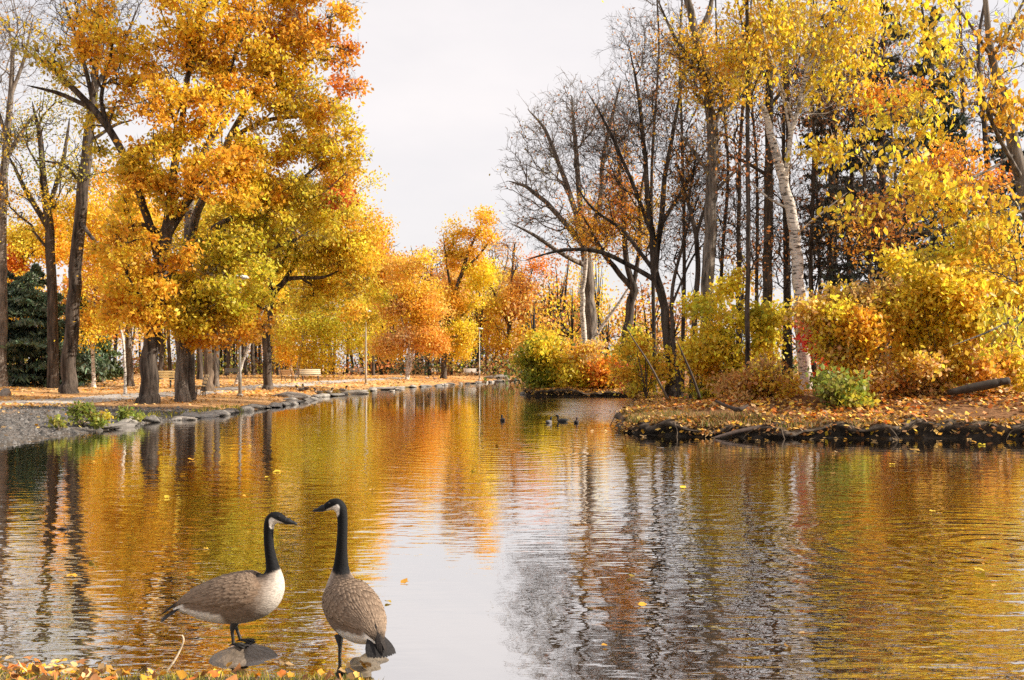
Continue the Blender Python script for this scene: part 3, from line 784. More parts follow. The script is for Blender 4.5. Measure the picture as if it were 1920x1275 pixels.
# slim dark trunks standing far back under the left crowns
proto = None
gg = np.random.default_rng(77)
for k, (px, py, wd) in enumerate([(190, 716, 6), (300, 712, 5), (322, 712, 4), (205, 712, 3.5), (425, 705, 4), (462, 703, 3.5), (475, 703, 4), (522, 704, 3), (531, 703, 3), (612, 701, 2.6), (625, 702, 3), (376, 712, 6), (735, 700, 5), (750, 700, 4), (784, 700, 4), (820, 700, 3), (870, 699, 4), (930, 699, 3.5), (975, 699, 3), (508, 702, 2.5)]):
    o = tree('dark_tree', 'slim dark trunk standing far back in the shade behind the lawn', (px, py), [(px, py, wd), (px + gg.normal() * 3, py - 60, wd * .85), (px + gg.normal() * 6, py - 130, wd * .7), (px + gg.normal() * 12, py - 200, wd * .4)], [],
             [(px + gg.normal() * 10, py - 160, 38, 45, ['orange+rust', 'gold+orange', 'olive+gold'][k % 3], 0, 1)], n=120, lpn=26, lsize=.4, sig=.9, seed=200 + k, tip=.02, group='slim trunks behind the lawn')
# ---- right: island with bare trees, birch, shrubs
tree('bare_tree', 'near-black many-limbed bare tree at the tip of the near bank', (1262, 746),
     [(1262, 746, 10), (1256, 690, 8.5), (1250, 620, 8), (1242, 560, 8), (1228, 510, 8)],
     [[(1228, 510), (1222, 440, 6), (1214, 360, 5), (1206, 260, 4), (1196, 170, 3), (1180, 90, 2)], [(1228, 510), (1238, 420, 5.5), (1248, 330, 4.5), (1262, 250, 3.5), (1280, 150, 2.5), (1290, 70, 1.5)],
      [(1235, 530), (1185, 500, 4.5), (1120, 470, 4, -.5), (1050, 470, 3, -1), (985, 488, 2, -1)], [(1222, 440), (1180, 330, 3.5), (1135, 230, 2.5), (1100, 170, 1.5)], [(1238, 420), (1290, 340, 3.5), (1330, 270, 2)],
      [(1228, 505), (1165, 430, 3.5, 1), (1110, 390, 2.5, 1), (1070, 330, 1.5, 1)]],
     [(1200, 220, 80, 110, 'rust+orange', 0, 1, .05), (1120, 300, 90, 90, 'rust', 0, .9, .04), (1270, 260, 70, 100, 'orange+rust', 0, 1, .08), (1180, 400, 80, 70, 'orange', 0, .6, .3), (1060, 440, 80, 40, 'rust', -.5, .5, .06), (1200, 90, 70, 70, 'rust+orange', 0, .7, .1)],
     n=1900, lpn=9, lsize=.10, seed=31, clump=2, cs=.1, spur=3, tip=.0065, ka=.7, down=.1, jit=.08, flare=1.6)
tree('bare_tree', 'second dark stem pressed against the near-black tree at the bank tip', (1276, 747), [(1276, 747, 5.5), (1270, 690, 4.5), (1262, 630, 4), (1262, 540, 3.4), (1285, 440, 2.6), (1310, 370, 1.6)], [[(1262, 560), (1300, 480, 2), (1340, 440, 1.2)]],
     [(1300, 400, 60, 80, 'rust+orange', 0, 1, .1)], n=350, lpn=9, lsize=.1, seed=32, clump=2, cs=.1, spur=3, tip=.006, down=.1, jit=.08)
tree('bare_tree', 'broad grey bare tree left of all others, twigs spreading against white sky', (1108, 660),
     [(1108, 660, 14), (1106, 600, 12.5), (1104, 540, 11), (1100, 480, 9.5), (1094, 440, 8)],
     [[(1100, 470), (1060, 420, 5), (1025, 380, 4.5), (985, 350, 3.5), (955, 340, 2)], [(1094, 440), (1070, 370, 5), (1045, 300, 4), (1020, 240, 3), (990, 205, 2)], [(1094, 440), (1085, 350, 5), (1078, 260, 4), (1072, 180, 2.5)], [(1100, 460), (1125, 380, 5), (1130, 300, 4), (1150, 210, 3), (1165, 150, 2)], [(1104, 510), (1060, 480, 4, -2), (1000, 440, 3, -3), (960, 420, 2, -3)], [(1100, 480), (1145, 420, 4, 2), (1190, 340, 3, 2)]],
     [(1010, 300, 70, 100, 'rust+olive', 0, 1, .05), (1070, 220, 75, 75, 'rust', 0, 1, .05), (990, 400, 55, 60, 'rust', 0, .7, .06), (1140, 240, 75, 90, 'rust', 0, 1, .05), (1090, 400, 60, 90, 'orange+deep', 0, .5, .4), (1160, 380, 60, 90, 'orange+rust', 1, .8, .3)],
     n=2400, lpn=9, lsize=.15, seed=33, clump=2, cs=.1, spur=3, Y=59, bark='bark_grey', tip=.0105, ka=.7, down=.05, jit=.08)
tree('birch_tree', 'white birch stem hugging the broad grey bare tree', (1096, 660), [(1096, 660, 5.5), (1094, 600, 5), (1092, 545, 4.5), (1098, 500, 4), (1100, 440, 3)], [], [(1095, 430, 30, 60, 'orange+gold', 0, 1, .8)], n=160, lpn=12, lsize=.15, seed=34, Y=58, bark='birch', flare=1.1)
tree('birch_tree', 'pale dead birch leaning far right from the foot of the broad grey bare tree', (1098, 662), [(1098, 662, 4), (1120, 625, 3.6), (1145, 590, 3), (1170, 553, 2.4), (1185, 530, 1.6)], [], [], n=0, lpn=0, seed=35, Y=57.5, bark='birch', flare=1.0)
tree('oak_tree', 'V-forked dark tree in the middle of the far bank, orange leaves on its forks', (1172, 665), [(1172, 665, 9), (1178, 600, 8), (1188, 545, 8)], [[(1188, 545), (1175, 490, 5.5), (1168, 400, 4), (1160, 300, 3), (1150, 220, 2)], [(1188, 545), (1150, 500, 5), (1120, 455, 4), (1090, 400, 2.5)], [(1186, 560), (1198, 470, 4), (1200, 380, 3), (1215, 280, 2)]],
     [(1160, 380, 45, 90, 'orange+deep', 0, 1, .9), (1200, 420, 40, 70, 'orange+gold', 0, 1, .8), (1120, 440, 50, 60, 'orange', 0, 1, .6), (1170, 240, 60, 70, 'rust', 0, 1, .1)], n=900, lpn=12, lsize=.16, seed=36, clump=3, cs=.12, spur=3, Y=55, tip=.010, down=.1)
tree('oak_tree', 'stout tall grey trunk clad in orange leaves, highest of the middle group', (1325, 690),
     [(1325, 690, 13), (1326, 600, 12), (1328, 500, 12), (1332, 400, 11.5), (1336, 300, 11), (1336, 235, 10.5), (1322, 150, 8.5), (1306, 70, 8), (1290, 0, 7), (1276, -80, 5)],
     [[(1336, 240), (1360, 200, 6), (1400, 160, 4), (1430, 100, 3)], [(1330, 190), (1300, 120, 4), (1260, 60, 3), (1225, -20, 2)], [(1334, 330), (1290, 270, 3), (1250, 220, 2)], [(1306, 70), (1330, 20, 5), (1340, -50, 3)], [(1332, 380), (1380, 320, 3), (1420, 300, 2)]],
     [(1300, 110, 45, 90, 'orange+gold', 0, 1.2, 1.3), (1340, 160, 50, 60, 'orange+gold', -.5, 1, .9), (1250, 60, 70, 80, 'rust+orange', 0, .4, .25), (1335, 260, 30, 90, 'orange+tan', 0, .8, .5), (1380, 120, 60, 90, 'gold+orange', 0, .8, .6), (1240, -40, 90, 60, 'rust+orange', 0, .2, .2)],
     n=1000, lpn=8, lsize=.13, seed=37, bare=.45, clump=6, cs=.14, spur=2, Y=33, bark='bark_grey', tip=.008, down=.1)
tree('bare_tree', 'thinner crooked dark trunk just left of the stout tall grey trunk', (1299, 690), [(1299, 690, 6), (1302, 600, 5.5), (1308, 520, 5), (1305, 440, 4.5), (1290, 380, 3.5), (1270, 310, 2.5)], [[(1305, 440), (1325, 380, 3), (1345, 320, 2)], [(1292, 385), (1300, 320, 2), (1310, 250, 1.3)]],
     [(1290, 330, 60, 80, 'orange+rust', 0, 1, .25), (1340, 330, 40, 70, 'rust', 0, 1, .15)], n=500, lpn=10, lsize=.12, seed=38, clump=2, cs=.1, spur=3, Y=34, tip=.007, down=.1)
tree('dark_tree', 'pole-straight thin trunk running up past the top of the picture', (1402, 680), [(1402, 680, 5), (1402, 560, 4.6), (1403, 400, 4.3), (1402, 250, 4), (1401, 100, 3.6), (1400, -60, 3)], [[(1402, 400), (1440, 370, 1.5), (1470, 365, 1)], [(1402, 300), (1370, 260, 1.5), (1340, 250, 1)], [(1401, 180), (1430, 130, 1.5), (1470, 110, 1)]],
     [(1400, 80, 55, 110, 'gold+orange', 0, 1, .8), (1410, 300, 50, 70, 'rust', 0, 1, .12), (1410, 480, 50, 70, 'rust', 0, 1, .08)], n=560, lpn=12, lsize=.12, seed=39, Y=30, tip=.006, down=.1)
tree('dark_tree', 'dark straight trunk between the pole-straight one and the white birch', (1438, 690), [(1438, 690, 10), (1438, 580, 9.5), (1440, 450, 9), (1441, 330, 8.5), (1442, 200, 8), (1444, 60, 6), (1446, -60, 4)], [[(1441, 330), (1390, 300, 3), (1350, 290, 2)], [(1442, 200), (1480, 150, 3), (1510, 80, 2)]],
     [(1440, 60, 60, 100, 'gold+orange', 1, 1, .7), (1440, 300, 60, 70, 'rust+brown', 0, 1, .15), (1430, 480, 50, 70, 'rust', 0, 1, .08)], n=700, lpn=12, lsize=.13, seed=40, Y=35, tip=.007, down=.0)
tree('birch_tree', 'big leaning white birch with black scars and a broken top, by the red sumac', (1512, 735),
     [(1512, 735, 14), (1509, 690, 12.5), (1503, 630, 12), (1499, 570, 11.5), (1496, 510, 11), (1490, 440, 10.5), (1479, 375, 10), (1464, 320, 9), (1449, 265, 7.5), (1436, 215, 6), (1428, 195, 5)],
     [[(1472, 350), (1476, 310, 5), (1484, 250, 4.5), (1500, 190, 4), (1512, 130, 3.5), (1520, 60, 3), (1522, -40, 2)], [(1484, 250), (1470, 190, 2.5), (1455, 150, 2)], [(1484, 400), (1440, 370, 2), (1400, 330, 1.5), (1350, 240, 1)], [(1500, 190), (1545, 140, 2), (1590, 110, 1)], [(1490, 440), (1540, 400, 2, -1), (1590, 360, 1.2, -1.5)], [(1512, 130), (1560, 60, 2), (1600, -10, 1)], [(1490, 230), (1440, 90, 2, -1), (1420, 0, 1, -1)]],
     [(1500, 40, 95, 75, 'yellow+gold', 0, 1.1), (1440, 90, 60, 70, 'gold+yellow', -.5, .9, .8), (1570, 110, 75, 75, 'yellow+gold', 0, 1, .9), (1540, 190, 70, 50, 'yellow+gold', 0, .8, .6), (1400, 130, 45, 45, 'yg+gold', -1, .7, .7), (1570, 280, 55, 35, 'yellow+gold', -1, .6, .9), (1620, 40, 60, 70, 'yellow+gold', 0, .8), (1480, -80, 130, 70, 'yellow+gold', 0, .8)],
     n=1700, lpn=7, lsize=.155, sig=.26, seed=41, bare=.42, clump=7, cs=.16, spur=1, bark='birch', tip=.005, oval=True, droop=.8, flare=1.35)
proto_d = [((1470, 690), 5, 38, 'gap'), ((1592, 690), 6, 36, ''), ((1480, 690), 6, 40, ''), ((1563, 690), 5, 41, ''), ((1650, 680), 7, 39, ''), ((1350, 690), 4, 44, ''), ((1540, 690), 4, 45, ''), ((1720, 690), 6, 42, ''), ((1228, 690), 4, 46, ''), ((1800, 690), 6, 44, ''), ((1385, 690), 5, 37, ''), ((1420, 690), 4, 43, ''), ((1525, 690), 5, 35, ''), ((1630, 690), 5, 33, ''), ((1280, 690), 4, 42, ''), ((1850, 690), 7, 40, '')]
for k, ((px, py), wd, Yd, _) in enumerate(proto_d):
    tree('dark_tree', 'thin dark trunk with dead twigs, deep in the wood on the right', (px, py), [(px, py, wd), (px + gg.normal() * 3, 500, wd * .85), (px + gg.normal() * 6, 300, wd * .7), (px + gg.normal() * 9, 100, wd * .5), (px + gg.normal() * 9, -40, wd * .3)], [],
         [(px, 150, 45, 140, 'rust+brown', 0, 1, .25), (px, 420, 50, 130, 'brown+rust', 0, .9, .1)], n=560, lpn=10, lsize=.13, clump=3, cs=.14, spur=2, seed=300 + k, Y=Yd, tip=.008, down=-.1, jit=.08, group='thin dark trunks in the right wood')
spruce('tall half-dead spruce with drooping grey boughs behind the white birch', (1655, 680), -40, 185, 6, Y=34, dead=.45, low=.16, n_card=15000, col=(.05, .055, .045), card=.30)
spruce('tall dark spruce to the right of the half-dead one', (1750, 680), 10, 150, 7, Y=38, dead=.2, low=.08, n_card=15000, col=(.035, .055, .04), card=.32)
spruce('slim dark spruce behind the white birch\'s broken top', (1560, 680), -80, 120, 8, Y=42, dead=.45, low=.25, n_card=10000, col=(.045, .05, .042), card=.30)
spruce('dark spruce filling the gap behind the tall yellow shrub', (1880, 690), 150, 130, 9, Y=44, dead=.2, low=.06, n_card=11000, col=(.035, .055, .04), card=.34)
tree('maple_tree', 'rust-orange young maple among the spruces, behind the yellow branches', (1690, 690), [(1690, 690, 4), (1688, 500, 3.5), (1680, 350, 3), (1670, 220, 2)], [], [(1670, 180, 60, 45, 'deep+orange', 0, .7, .8), (1790, 320, 80, 60, 'orange+deep', 0, 1, .9), (1640, 420, 90, 90, 'rust+orange', 0, 1, .35)], n=700, lpn=16, lsize=.12, sig=.25, seed=42, Y=30, tip=.006)
# foreground overhanging tree rooted outside the frame on the right
tree('poplar_tree', 'grey tree at the right edge, long boughs of big round yellow leaves', (2010, 700),
     [(2010, 760, 22), (1990, 600, 18), (1950, 450, 15), (1905, 290, 12), (1880, 190, 9), (1860, 110, 7), (1850, 30, 5), (1846, -60, 4)],
     [[(1900, 270), (1850, 200, 3.5, -.5), (1800, 195, 2.5, -1), (1740, 200, 1, -1.2)], [(1915, 330), (1860, 230, 3.5, -1), (1830, 130, 2, -1.5), (1790, 60, 1, -1.5)], [(1930, 400), (1850, 400, 2.5, -1), (1760, 430, 1.5, -1.5), (1680, 440, .8, -2)],
      [(1950, 450), (1960, 560, 3, -2), (1880, 610, 2, -3), (1780, 650, 1, -3.5)], [(1905, 290), (1830, 330, 2.5, -1), (1750, 340, 1.5, -1.5), (1660, 310, .8, -1.5)], [(1860, 110), (1800, 20, 2.5, -.5), (1740, -40, 1.5, -1)], [(1860, 100), (1910, 20, 2.5, -.5), (1950, -60, 1.5)]],
     [(1880, 210, 60, 70, 'gold+orange', -1, .8, .6), (1760, 120, 70, 60, 'gold+yellow', -2, .8, .5), (1720, 220, 90, 50, 'gold+yellow', -2, 1, .6), (1800, 380, 110, 70, 'gold+orange+yellow', -2, 1.1, .55), (1690, 320, 70, 50, 'yellow+gold', -3, .7, .5), (1880, 470, 60, 70, 'gold+orange', -2, .9, .55), (1890, 620, 50, 60, 'gold+yellow+yg', -3, .6, .8), (1900, 60, 60, 70, 'gold+orange', -1, .8, .4), (1740, 20, 90, 60, 'yellow+gold', -1, .8, .7), (1620, 400, 60, 40, 'gold', -3, .3, .4)],
     n=1700, lpn=6.5, lsize=.145, sig=.2, seed=43, bare=.45, clump=7, cs=.15, spur=1, Y=22.6, bark='bark_grey', tip=.0045, oval=True, droop=.8, down=.0)
# ---- shrubs
def shrub(label, base, blobs, n=350, lpn=26, lsize=.1, sig=.18, seed=1, Y=None, stems=5, spread=25, hgt=80, oval=False, group=None, name='shrub', bark='bark_brown'):
    g = np.random.default_rng(seed + 4000)
    px, py = base
    st = [(px, py, 1.6), (px + g.normal() * 4, py - hgt * .5, 1.3), (px + g.normal() * 10, py - hgt, .8)]
    bb = []
    for q in blobs:         # uneven outline: each mass is several smaller ones
        for _ in range(6):
            e = g.normal(size=2).clip(-1.7, 1.7) * 1.3; f = g.uniform(.25, .62)
            bb.append((q[0] + e[0] * q[2] * .5, min(q[1] + e[1] * q[3] * .5, py - 3), q[2] * f, q[3] * f * g.uniform(.7, 1.3), q[4], (q[5] if len(q) > 5 else 0) + g.normal() * .4, q[6] if len(q) > 6 else 1, q[7] if len(q) > 7 else 1))
    blobs = bb
    L = []
    for k in range(stems):
        q = g.uniform(-1, 1) * spread
        L.append([(px, py - 2, 1.3), (px + q * .45, py - hgt * .45, 1.1, g.uniform(-.5, .5)), (px + q, py - hgt * g.uniform(.8, 1.1), .7, g.uniform(-1, 1))])
    return tree(name, label, base, st, L, blobs, n=int(n * 1.15), lpn=lpn * .46, lsize=lsize * 1.35, sig=sig * 1.1, bark=bark, seed=seed, Y=Y, bare=.33, clump=10, cs=.17, spur=1, spl=.38, tip=.0055, flare=1.1, kthick=6, cat='shrub', group=group, oval=oval, down=.3)
shrub('tall bright yellow shrub right of the red sumac, biggest on the bank', (1760, 738), [(1780, 520, 95, 75, 'yellow+yg', 0, 1.2), (1730, 590, 80, 80, 'yellow+gold', 0, 1.2), (1850, 600, 85, 90, 'gold+orange+yg', 0, 1), (1770, 670, 120, 60, 'gold+tan+orange', 0, 1), (1860, 510, 80, 60, 'yellow+gold', 0, .8), (1890, 680, 60, 50, 'gold+tan+yellow', 0, 1), (1740, 480, 45, 45, 'yellow+yg', 0, .8)], n=1700, lpn=38, lsize=.105, seed=51, stems=9, spread=85, hgt=190, sig=.2)
shrub('broad gold shrub with many fine stems, left of the tallest yellow one', (1625, 748), [(1625, 595, 70, 50, 'gold+yellow+tan', 0, 1), (1585, 610, 30, 40, 'yg+gold', 0, .8), (1590, 660, 60, 60, 'gold+tan', 0, 1), (1670, 650, 60, 70, 'gold+orange', 0, 1), (1640, 715, 95, 35, 'gold+tan+rust', 0, 1)], n=1150, lpn=36, lsize=.095, seed=52, stems=9, spread=60, hgt=150)
shrub('scarlet sumac bush glowing beside the white birch trunk', (1530, 725), [(1527, 620, 15, 24, 'red', 0, 1), (1530, 650, 12, 18, 'red', 0, 1), (1565, 690, 14, 22, 'red+orange', 0, .7)], n=150, lpn=30, lsize=.11, seed=53, Y=28.5, stems=3, spread=12, hgt=100, name='sumac_bush')
shrub('yellow-green feathery shrub in front of the stout tall grey trunk', (1375, 745), [(1345, 560, 38, 35, 'yg+yellow', 0, 1, .7), (1375, 600, 55, 40, 'yg+lime', 0, 1.1, .8), (1400, 660, 62, 45, 'yg+yellow', 0, 1.1, .8), (1330, 650, 42, 50, 'yg+gold', 0, 1, .7), (1435, 610, 40, 35, 'yg+yellow', 0, .9, .7), (1370, 710, 65, 28, 'yg+gold+tan', 0, 1, .8)], n=950, lpn=28, lsize=.11, seed=54, stems=9, spread=60, hgt=160)
shrub('ochre thicket bush low between the white birch and the feathery shrub', (1445, 750), [(1440, 700, 40, 34, 'gold+tan+rust', 0, 1, .8), (1420, 722, 50, 24, 'tan+gold+rust', 0, 1, .8), (1475, 730, 28, 14, 'gold+orange', 0, .8)], n=420, lpn=24, lsize=.09, seed=55, stems=6, spread=40, hgt=60)
shrub('sparse orange and yellow shrub on the bank tip left of the near-black tree', (1212, 752), [(1205, 650, 40, 45, 'gold+orange', 0, 1, .8), (1225, 700, 40, 40, 'gold+yg', 0, 1, .8), (1195, 720, 22, 30, 'yg+gold', 0, 1, .8)], n=330, lpn=18, lsize=.11, seed=56, stems=6, spread=30, hgt=100)
shrub('yellow and red undergrowth bush right of the near-black tree', (1310, 752), [(1310, 690, 45, 40, 'gold+yellow+orange', 0, 1, .9), (1325, 725, 45, 22, 'gold+green', 0, 1, .9), (1295, 640, 30, 35, 'gold+orange', 0, .8, .6)], n=380, lpn=20, lsize=.10, seed=57, stems=6, spread=35, hgt=90)
shrub('green and yellow bush at the left end of the far bank', (1010, 737), [(1010, 690, 25, 38, 'green+yg', 0, 1), (1018, 715, 30, 22, 'yg+green+lime', 0, 1), (1025, 655, 22, 22, 'yellow+gold', 0, .8)], n=420, lpn=32, lsize=.16, sig=.28, seed=58, Y=54.6, stems=6, spread=25, hgt=60)
shrub('pale yellow bush, tallest on the far bank', (1040, 735), [(1035, 665, 30, 26, 'yellow+gold', 0, 1), (1055, 690, 30, 28, 'green+yg', 0, 1), (1050, 720, 30, 18, 'gold+orange', 0, 1)], n=420, lpn=32, lsize=.16, sig=.28, seed=59, Y=54.6, stems=6, spread=25, hgt=65)
shrub('golden-orange bush in the middle of the far bank', (1092, 735), [(1090, 690, 32, 28, 'gold+orange', 0, 1), (1080, 718, 30, 18, 'gold+yg', 0, 1), (1105, 715, 30, 20, 'gold+yellow', 0, 1)], n=420, lpn=30, lsize=.15, sig=.28, seed=60, Y=53.4, stems=6, spread=28, hgt=50)
shrub('reddish-orange bush toward the right end of the far bank', (1145, 733), [(1140, 695, 32, 24, 'orange+deep+gold', 0, 1), (1150, 715, 35, 16, 'gold+orange', 0, 1), (1120, 670, 25, 22, 'tan+gold', 0, .7)], n=380, lpn=30, lsize=.15, sig=.28, seed=61, Y=53, stems=6, spread=30, hgt=45)
shrub('pinkish-red low bush where the far bank meets the near one', (1190, 735), [(1185, 700, 28, 14, 'red+tan', 0, 1), (1195, 720, 25, 22, 'gold+rust', 0, 1), (1180, 665, 26, 28, 'gold+green', 0, .8)], n=320, lpn=26, lsize=.14, sig=.25, seed=62, Y=49.5, stems=5, spread=25, hgt=50)
shrub('dark green herb clump on the near bank, under the broad gold shrub', (1575, 765), [(1575, 735, 26, 18, 'green+olive', 0, 1), (1600, 745, 24, 10, 'green+yg', 0, 1)], n=120, lpn=22, lsize=.11, seed=63, stems=4, spread=20, hgt=25)
shrub('green leafy clump beside the fallen log', (1785, 728), [(1782, 690, 14, 26, 'green+yg', 0, 1)], n=60, lpn=18, lsize=.13, seed=64, stems=3, spread=10, hgt=40)
shrub('dark green tuft hanging over the stony left bank, larger one', (152, 800), [(150, 788, 26, 18, 'green+olive', 0, 1)], n=110, lpn=26, lsize=.075, sig=.08, seed=65, stems=5, spread=22, hgt=22, name='bank_plant')
shrub('bright green tuft at the water edge right of the larger one', (192, 803), [(192, 794, 14, 9, 'green+yg', 0, 1)], n=50, lpn=26, lsize=.075, sig=.07, seed=66, stems=4, spread=12, hgt=12, name='bank_plant')
shrub('olive tuft farther right on the stony left bank', (245, 796), [(245, 784, 20, 12, 'olive+green', 0, 1)], n=70, lpn=26, lsize=.07, sig=.07, seed=67, stems=4, spread=16, hgt=16, name='bank_plant')
shrub('small green tuft with red leaves, nearest the left edge', (110, 808), [(110, 798, 16, 9, 'green+olive', 0, 1)], n=40, lpn=26, lsize=.075, sig=.07, seed=68, stems=4, spread=12, hgt=12, name='bank_plant')

# ---- far-off wood that closes the view: one mass
def far_wood():
    g = np.random.default_rng(5)
    ch, rr, P, C, S = [], [], [], [], []
    pals = ['orange+gold', 'gold', 'rust+orange', 'peach', 'tan+orange', 'olive+gold', 'rust', 'dark', 'gold+yg', 'orange+deep']
    for k in range(330):
        if k < 230: px = g.uniform(-700, 1130); Yd = g.uniform(128, 190); H = g.uniform(12, 19); sz = .40
        else: px = g.uniform(1000, 2700); Yd = g.uniform(88, 150); H = g.uniform(6, 10.5); sz = .36
        x = px2(px, Yd)
        z0 = zg(x, Yd); wd = g.uniform(2.2, 4.2)
        pal = pals[g.integers(len(pals))]
        b = np.array([PAL[q] for q in pal.split('+')])
        H *= (.85 if pal == 'dark' else 1)
        r0 = g.uniform(.14, .32)
        ln = g.normal(scale=.05, size=2)
        ch.append(np.array([[x, Yd, z0 - .2], [x + ln[0] * H * .5, Yd + ln[1] * H * .5, z0 + H * .5], [x + ln[0] * H, Yd + ln[1] * H, z0 + H * .92]])); rr.append(np.array([r0, r0 * .7, .03]))
        nc = 22
        u = unit(g.normal(size=(nc, 3))) * g.uniform(.2, 1, (nc, 1)) ** .5
        lo = g.uniform(.04, .2)
        cz = z0 + H * (lo + 1) / 2
        cen = np.array([x, Yd, cz]) + u * np.array([wd, wd, H * (1 - lo) / 2])
        for c in cen[::3]: ch.append(np.array([[x, Yd, z0 + H * .45], (c + np.array([x, Yd, z0 + H * .5])) / 2, c])); rr.append(np.array([.09, .06, .02]))
        m = 430
        lab = g.integers(0, nc, m)
        P.append(cen[lab] + g.normal(scale=.75, size=(m, 3))); cc = b[g.integers(0, len(b), nc)] * (1 + g.normal(scale=.15, size=(nc, 1))); C.append(cc[lab]); S.append(np.full((m, 1), sz))
    for k in range(420):       # undergrowth closing the gaps between the stems
        if k < 260: px = g.uniform(-700, 1130); Yd = g.uniform(126, 175)
        else: px = g.uniform(1000, 2700); Yd = g.uniform(80, 130)
        x = px2(px, Yd); z0 = zg(x, Yd); m = 150
        b = np.array(PAL[['brown', 'olive', 'rust', 'dark', 'dark', 'green', 'tan'][g.integers(7)]])
        P.append(np.array([x, Yd, z0 + 1.0]) + g.normal(size=(m, 3)) * np.array([2.2, 2, .9])); C.append(np.tile(b * g.uniform(.6, 1.2), (m, 1))); S.append(np.full((m, 1), .42))
    V1, Q1 = tubes(ch, rr, 5)
    P = np.concatenate(P); C = np.concatenate(C); S = np.concatenate(S)
    V2, F2, c2 = leaves(P, S, C, rg=g)
    me = mesh('far_woods', np.vstack([V1, V2]), [Q1, F2[0] + len(V1)], M['leaf'], None, np.vstack([np.tile([.05, .042, .038], (len(V1), 1)), c2]), smooth=False)
    tag(me, 'far-off autumn wood closing the view behind the lawn and the pond', 'woods', kind='stuff')
far_wood()
# ------------------------------------------------------------------ bank edge of the island
def island_bank():
    s = BANK
    # arc of the bank line that faces the pond on the right
    i0 = int(np.argmin(((s - np.array([14, 20.6])) ** 2).sum(1))); i1 = int(np.argmin(((s - np.array([1.2, 60])) ** 2).sum(1)))
    P = s[i0:i1 + 1]
    L = np.concatenate([[0], np.cumsum(np.linalg.norm(np.diff(P, axis=0), axis=1))])
    u = np.arange(0, L[-1], .09)
    P = np.stack([np.interp(u, L, P[:, 0]), np.interp(u, L, P[:, 1])], 1)
    T = unit(np.gradient(P, axis=0)); k = np.ones(9) / 9
    T = unit(np.stack([np.convolve(np.pad(T[:, i], 4, 'edge'), k, 'valid') for i in (0, 1)], 1))
    N = np.stack([T[:, 1], -T[:, 0]], 1)
    if sdist(*(P[len(P) // 2] + N[len(P) // 2] * .3)[:, None])[0] < 0: N = -N
    g = np.random.default_rng(9)
    a = vnoise(P[:, 0], P[:, 1], 2.2, 31); b = vnoise(P[:, 0], P[:, 1], 6, 32)
    H = .27 + .11 * a + .06 * b + .12 * sst(7, 10, P[:, 0])
    prof = [(.75, 1.10), (.45, 1.06), (.22, 1.03), (.06, .97), (-.05, .86), (-.06, .72), (.0, .5), (.05, .25), (.06, .05), (.02, -.2), (-.02, -.8)]
    V = []; C = []
    for j, (d, h) in enumerate(prof):
        dd = d + .09 * vnoise(P[:, 0] + j * .3, P[:, 1], 4, 40) + .045 * vnoise(P[:, 0] + j, P[:, 1], 11, 41 + j) + g.normal(scale=.022, size=len(P))
        q = P + N * dd[:, None]
        z = H * h + .02 * vnoise(P[:, 0], P[:, 1] + j * 2, 7, 60 + j)
        if j < 3:
            gz = height(q[:, 0], q[:, 1]); z = np.maximum(z if j else gz - .05, gz + (.02 if j else -.05))
        V.append(np.stack([q[:, 0], q[:, 1], z], 1))
        base = np.array([.13, .085, .04]) if j < 3 else (np.array([.095, .070, .050]) if j < 6 else np.array([.05, .038, .029]))
        C.append(np.tile(base, (len(P), 1)) * (1 + .3 * g.normal(size=(len(P), 1))).clip(.4, 1.8))
    m = len(prof); n = len(P)
    V = np.stack(V, 1).reshape(-1, 3); C = np.stack(C, 1).reshape(-1, 3)
    i = (np.arange(n - 1)[:, None] * m + np.arange(m - 1)[None, :]).ravel()
    Q = np.stack([i, i + 1, i + 1 + m, i + m], 1)
    tag(mesh('bank', V, [Q], col_mat('wet_mud', .85, .25, 6, .5, .03, 12), col=C), kind='structure')
    return P, N, H
BP, BN, BH = island_bank()

# ------------------------------------------------------------------ fallen leaves, grass (uncountable)
def scatter(n, box, cond, g):
    X = g.uniform(box[0], box[1], n); Y = g.uniform(box[2], box[3], n)
    d = sdist(X, Y); k = cond(X, Y, d)
    return X[k], Y[k], d[k]
def flat_leaves(X, Y, Z, size, cols, g, tilt=.35, oval=False):
    n = len(X); th = g.uniform(0, 2 * PI, n)
    a = np.stack([np.cos(th), np.sin(th), g.normal(scale=tilt, size=n)], 1); b = np.stack([-np.sin(th), np.cos(th), g.normal(scale=tilt, size=n)], 1)
    a = unit(a); b = unit(b); s = size * g.uniform(.6, 1.3, (n, 1)); C = np.stack([X, Y, Z], 1); C[:, 2] += (s[:, 0] * tilt * .35)
    c = np.clip(cols * (1 + g.normal(scale=.34, size=(n, 1))).clip(.25, 1.5), .01, .95)
    if not oval:
        V = np.stack([C - a * s * .5, C + b * s * .36, C + a * s * .5, C - b * s * .36], 1).reshape(-1, 3)
        return V, [np.arange(n * 4).reshape(n, 4)], np.repeat(c, 4, 0)
    # lobed leaf, ten points round a middle
    ang = np.linspace(0, 2 * PI, 11)[:-1]; rad = np.array([.66, .44, .47, .42, .42, .30, .42, .40, .48, .42])
    up = np.array([0, 0, 1.]); V = [C + up * s * .0]
    for q, r in zip(ang, rad):
        V.append(C + (a * math.cos(q) + b * math.sin(q)) * s * r * g.uniform(.72, 1.15, (n, 1)) + up * s * (g.uniform(-.08, .26, (n, 1)) * r * 1.6))
    V = np.stack(V, 1).reshape(-1, 3); i = np.arange(n)[:, None] * 11
    F3 = np.concatenate([i + np.array([0, 1 + k, 1 + (k + 1) % 10]) for k in range(10)])
    return V, [F3], np.repeat(c, 11, 0)
def pick(pal, n, g): 
    b = np.array([PAL[q] for q in pal.split('+')]); return b[g.integers(0, len(b), n)]
g1 = np.random.default_rng(41)
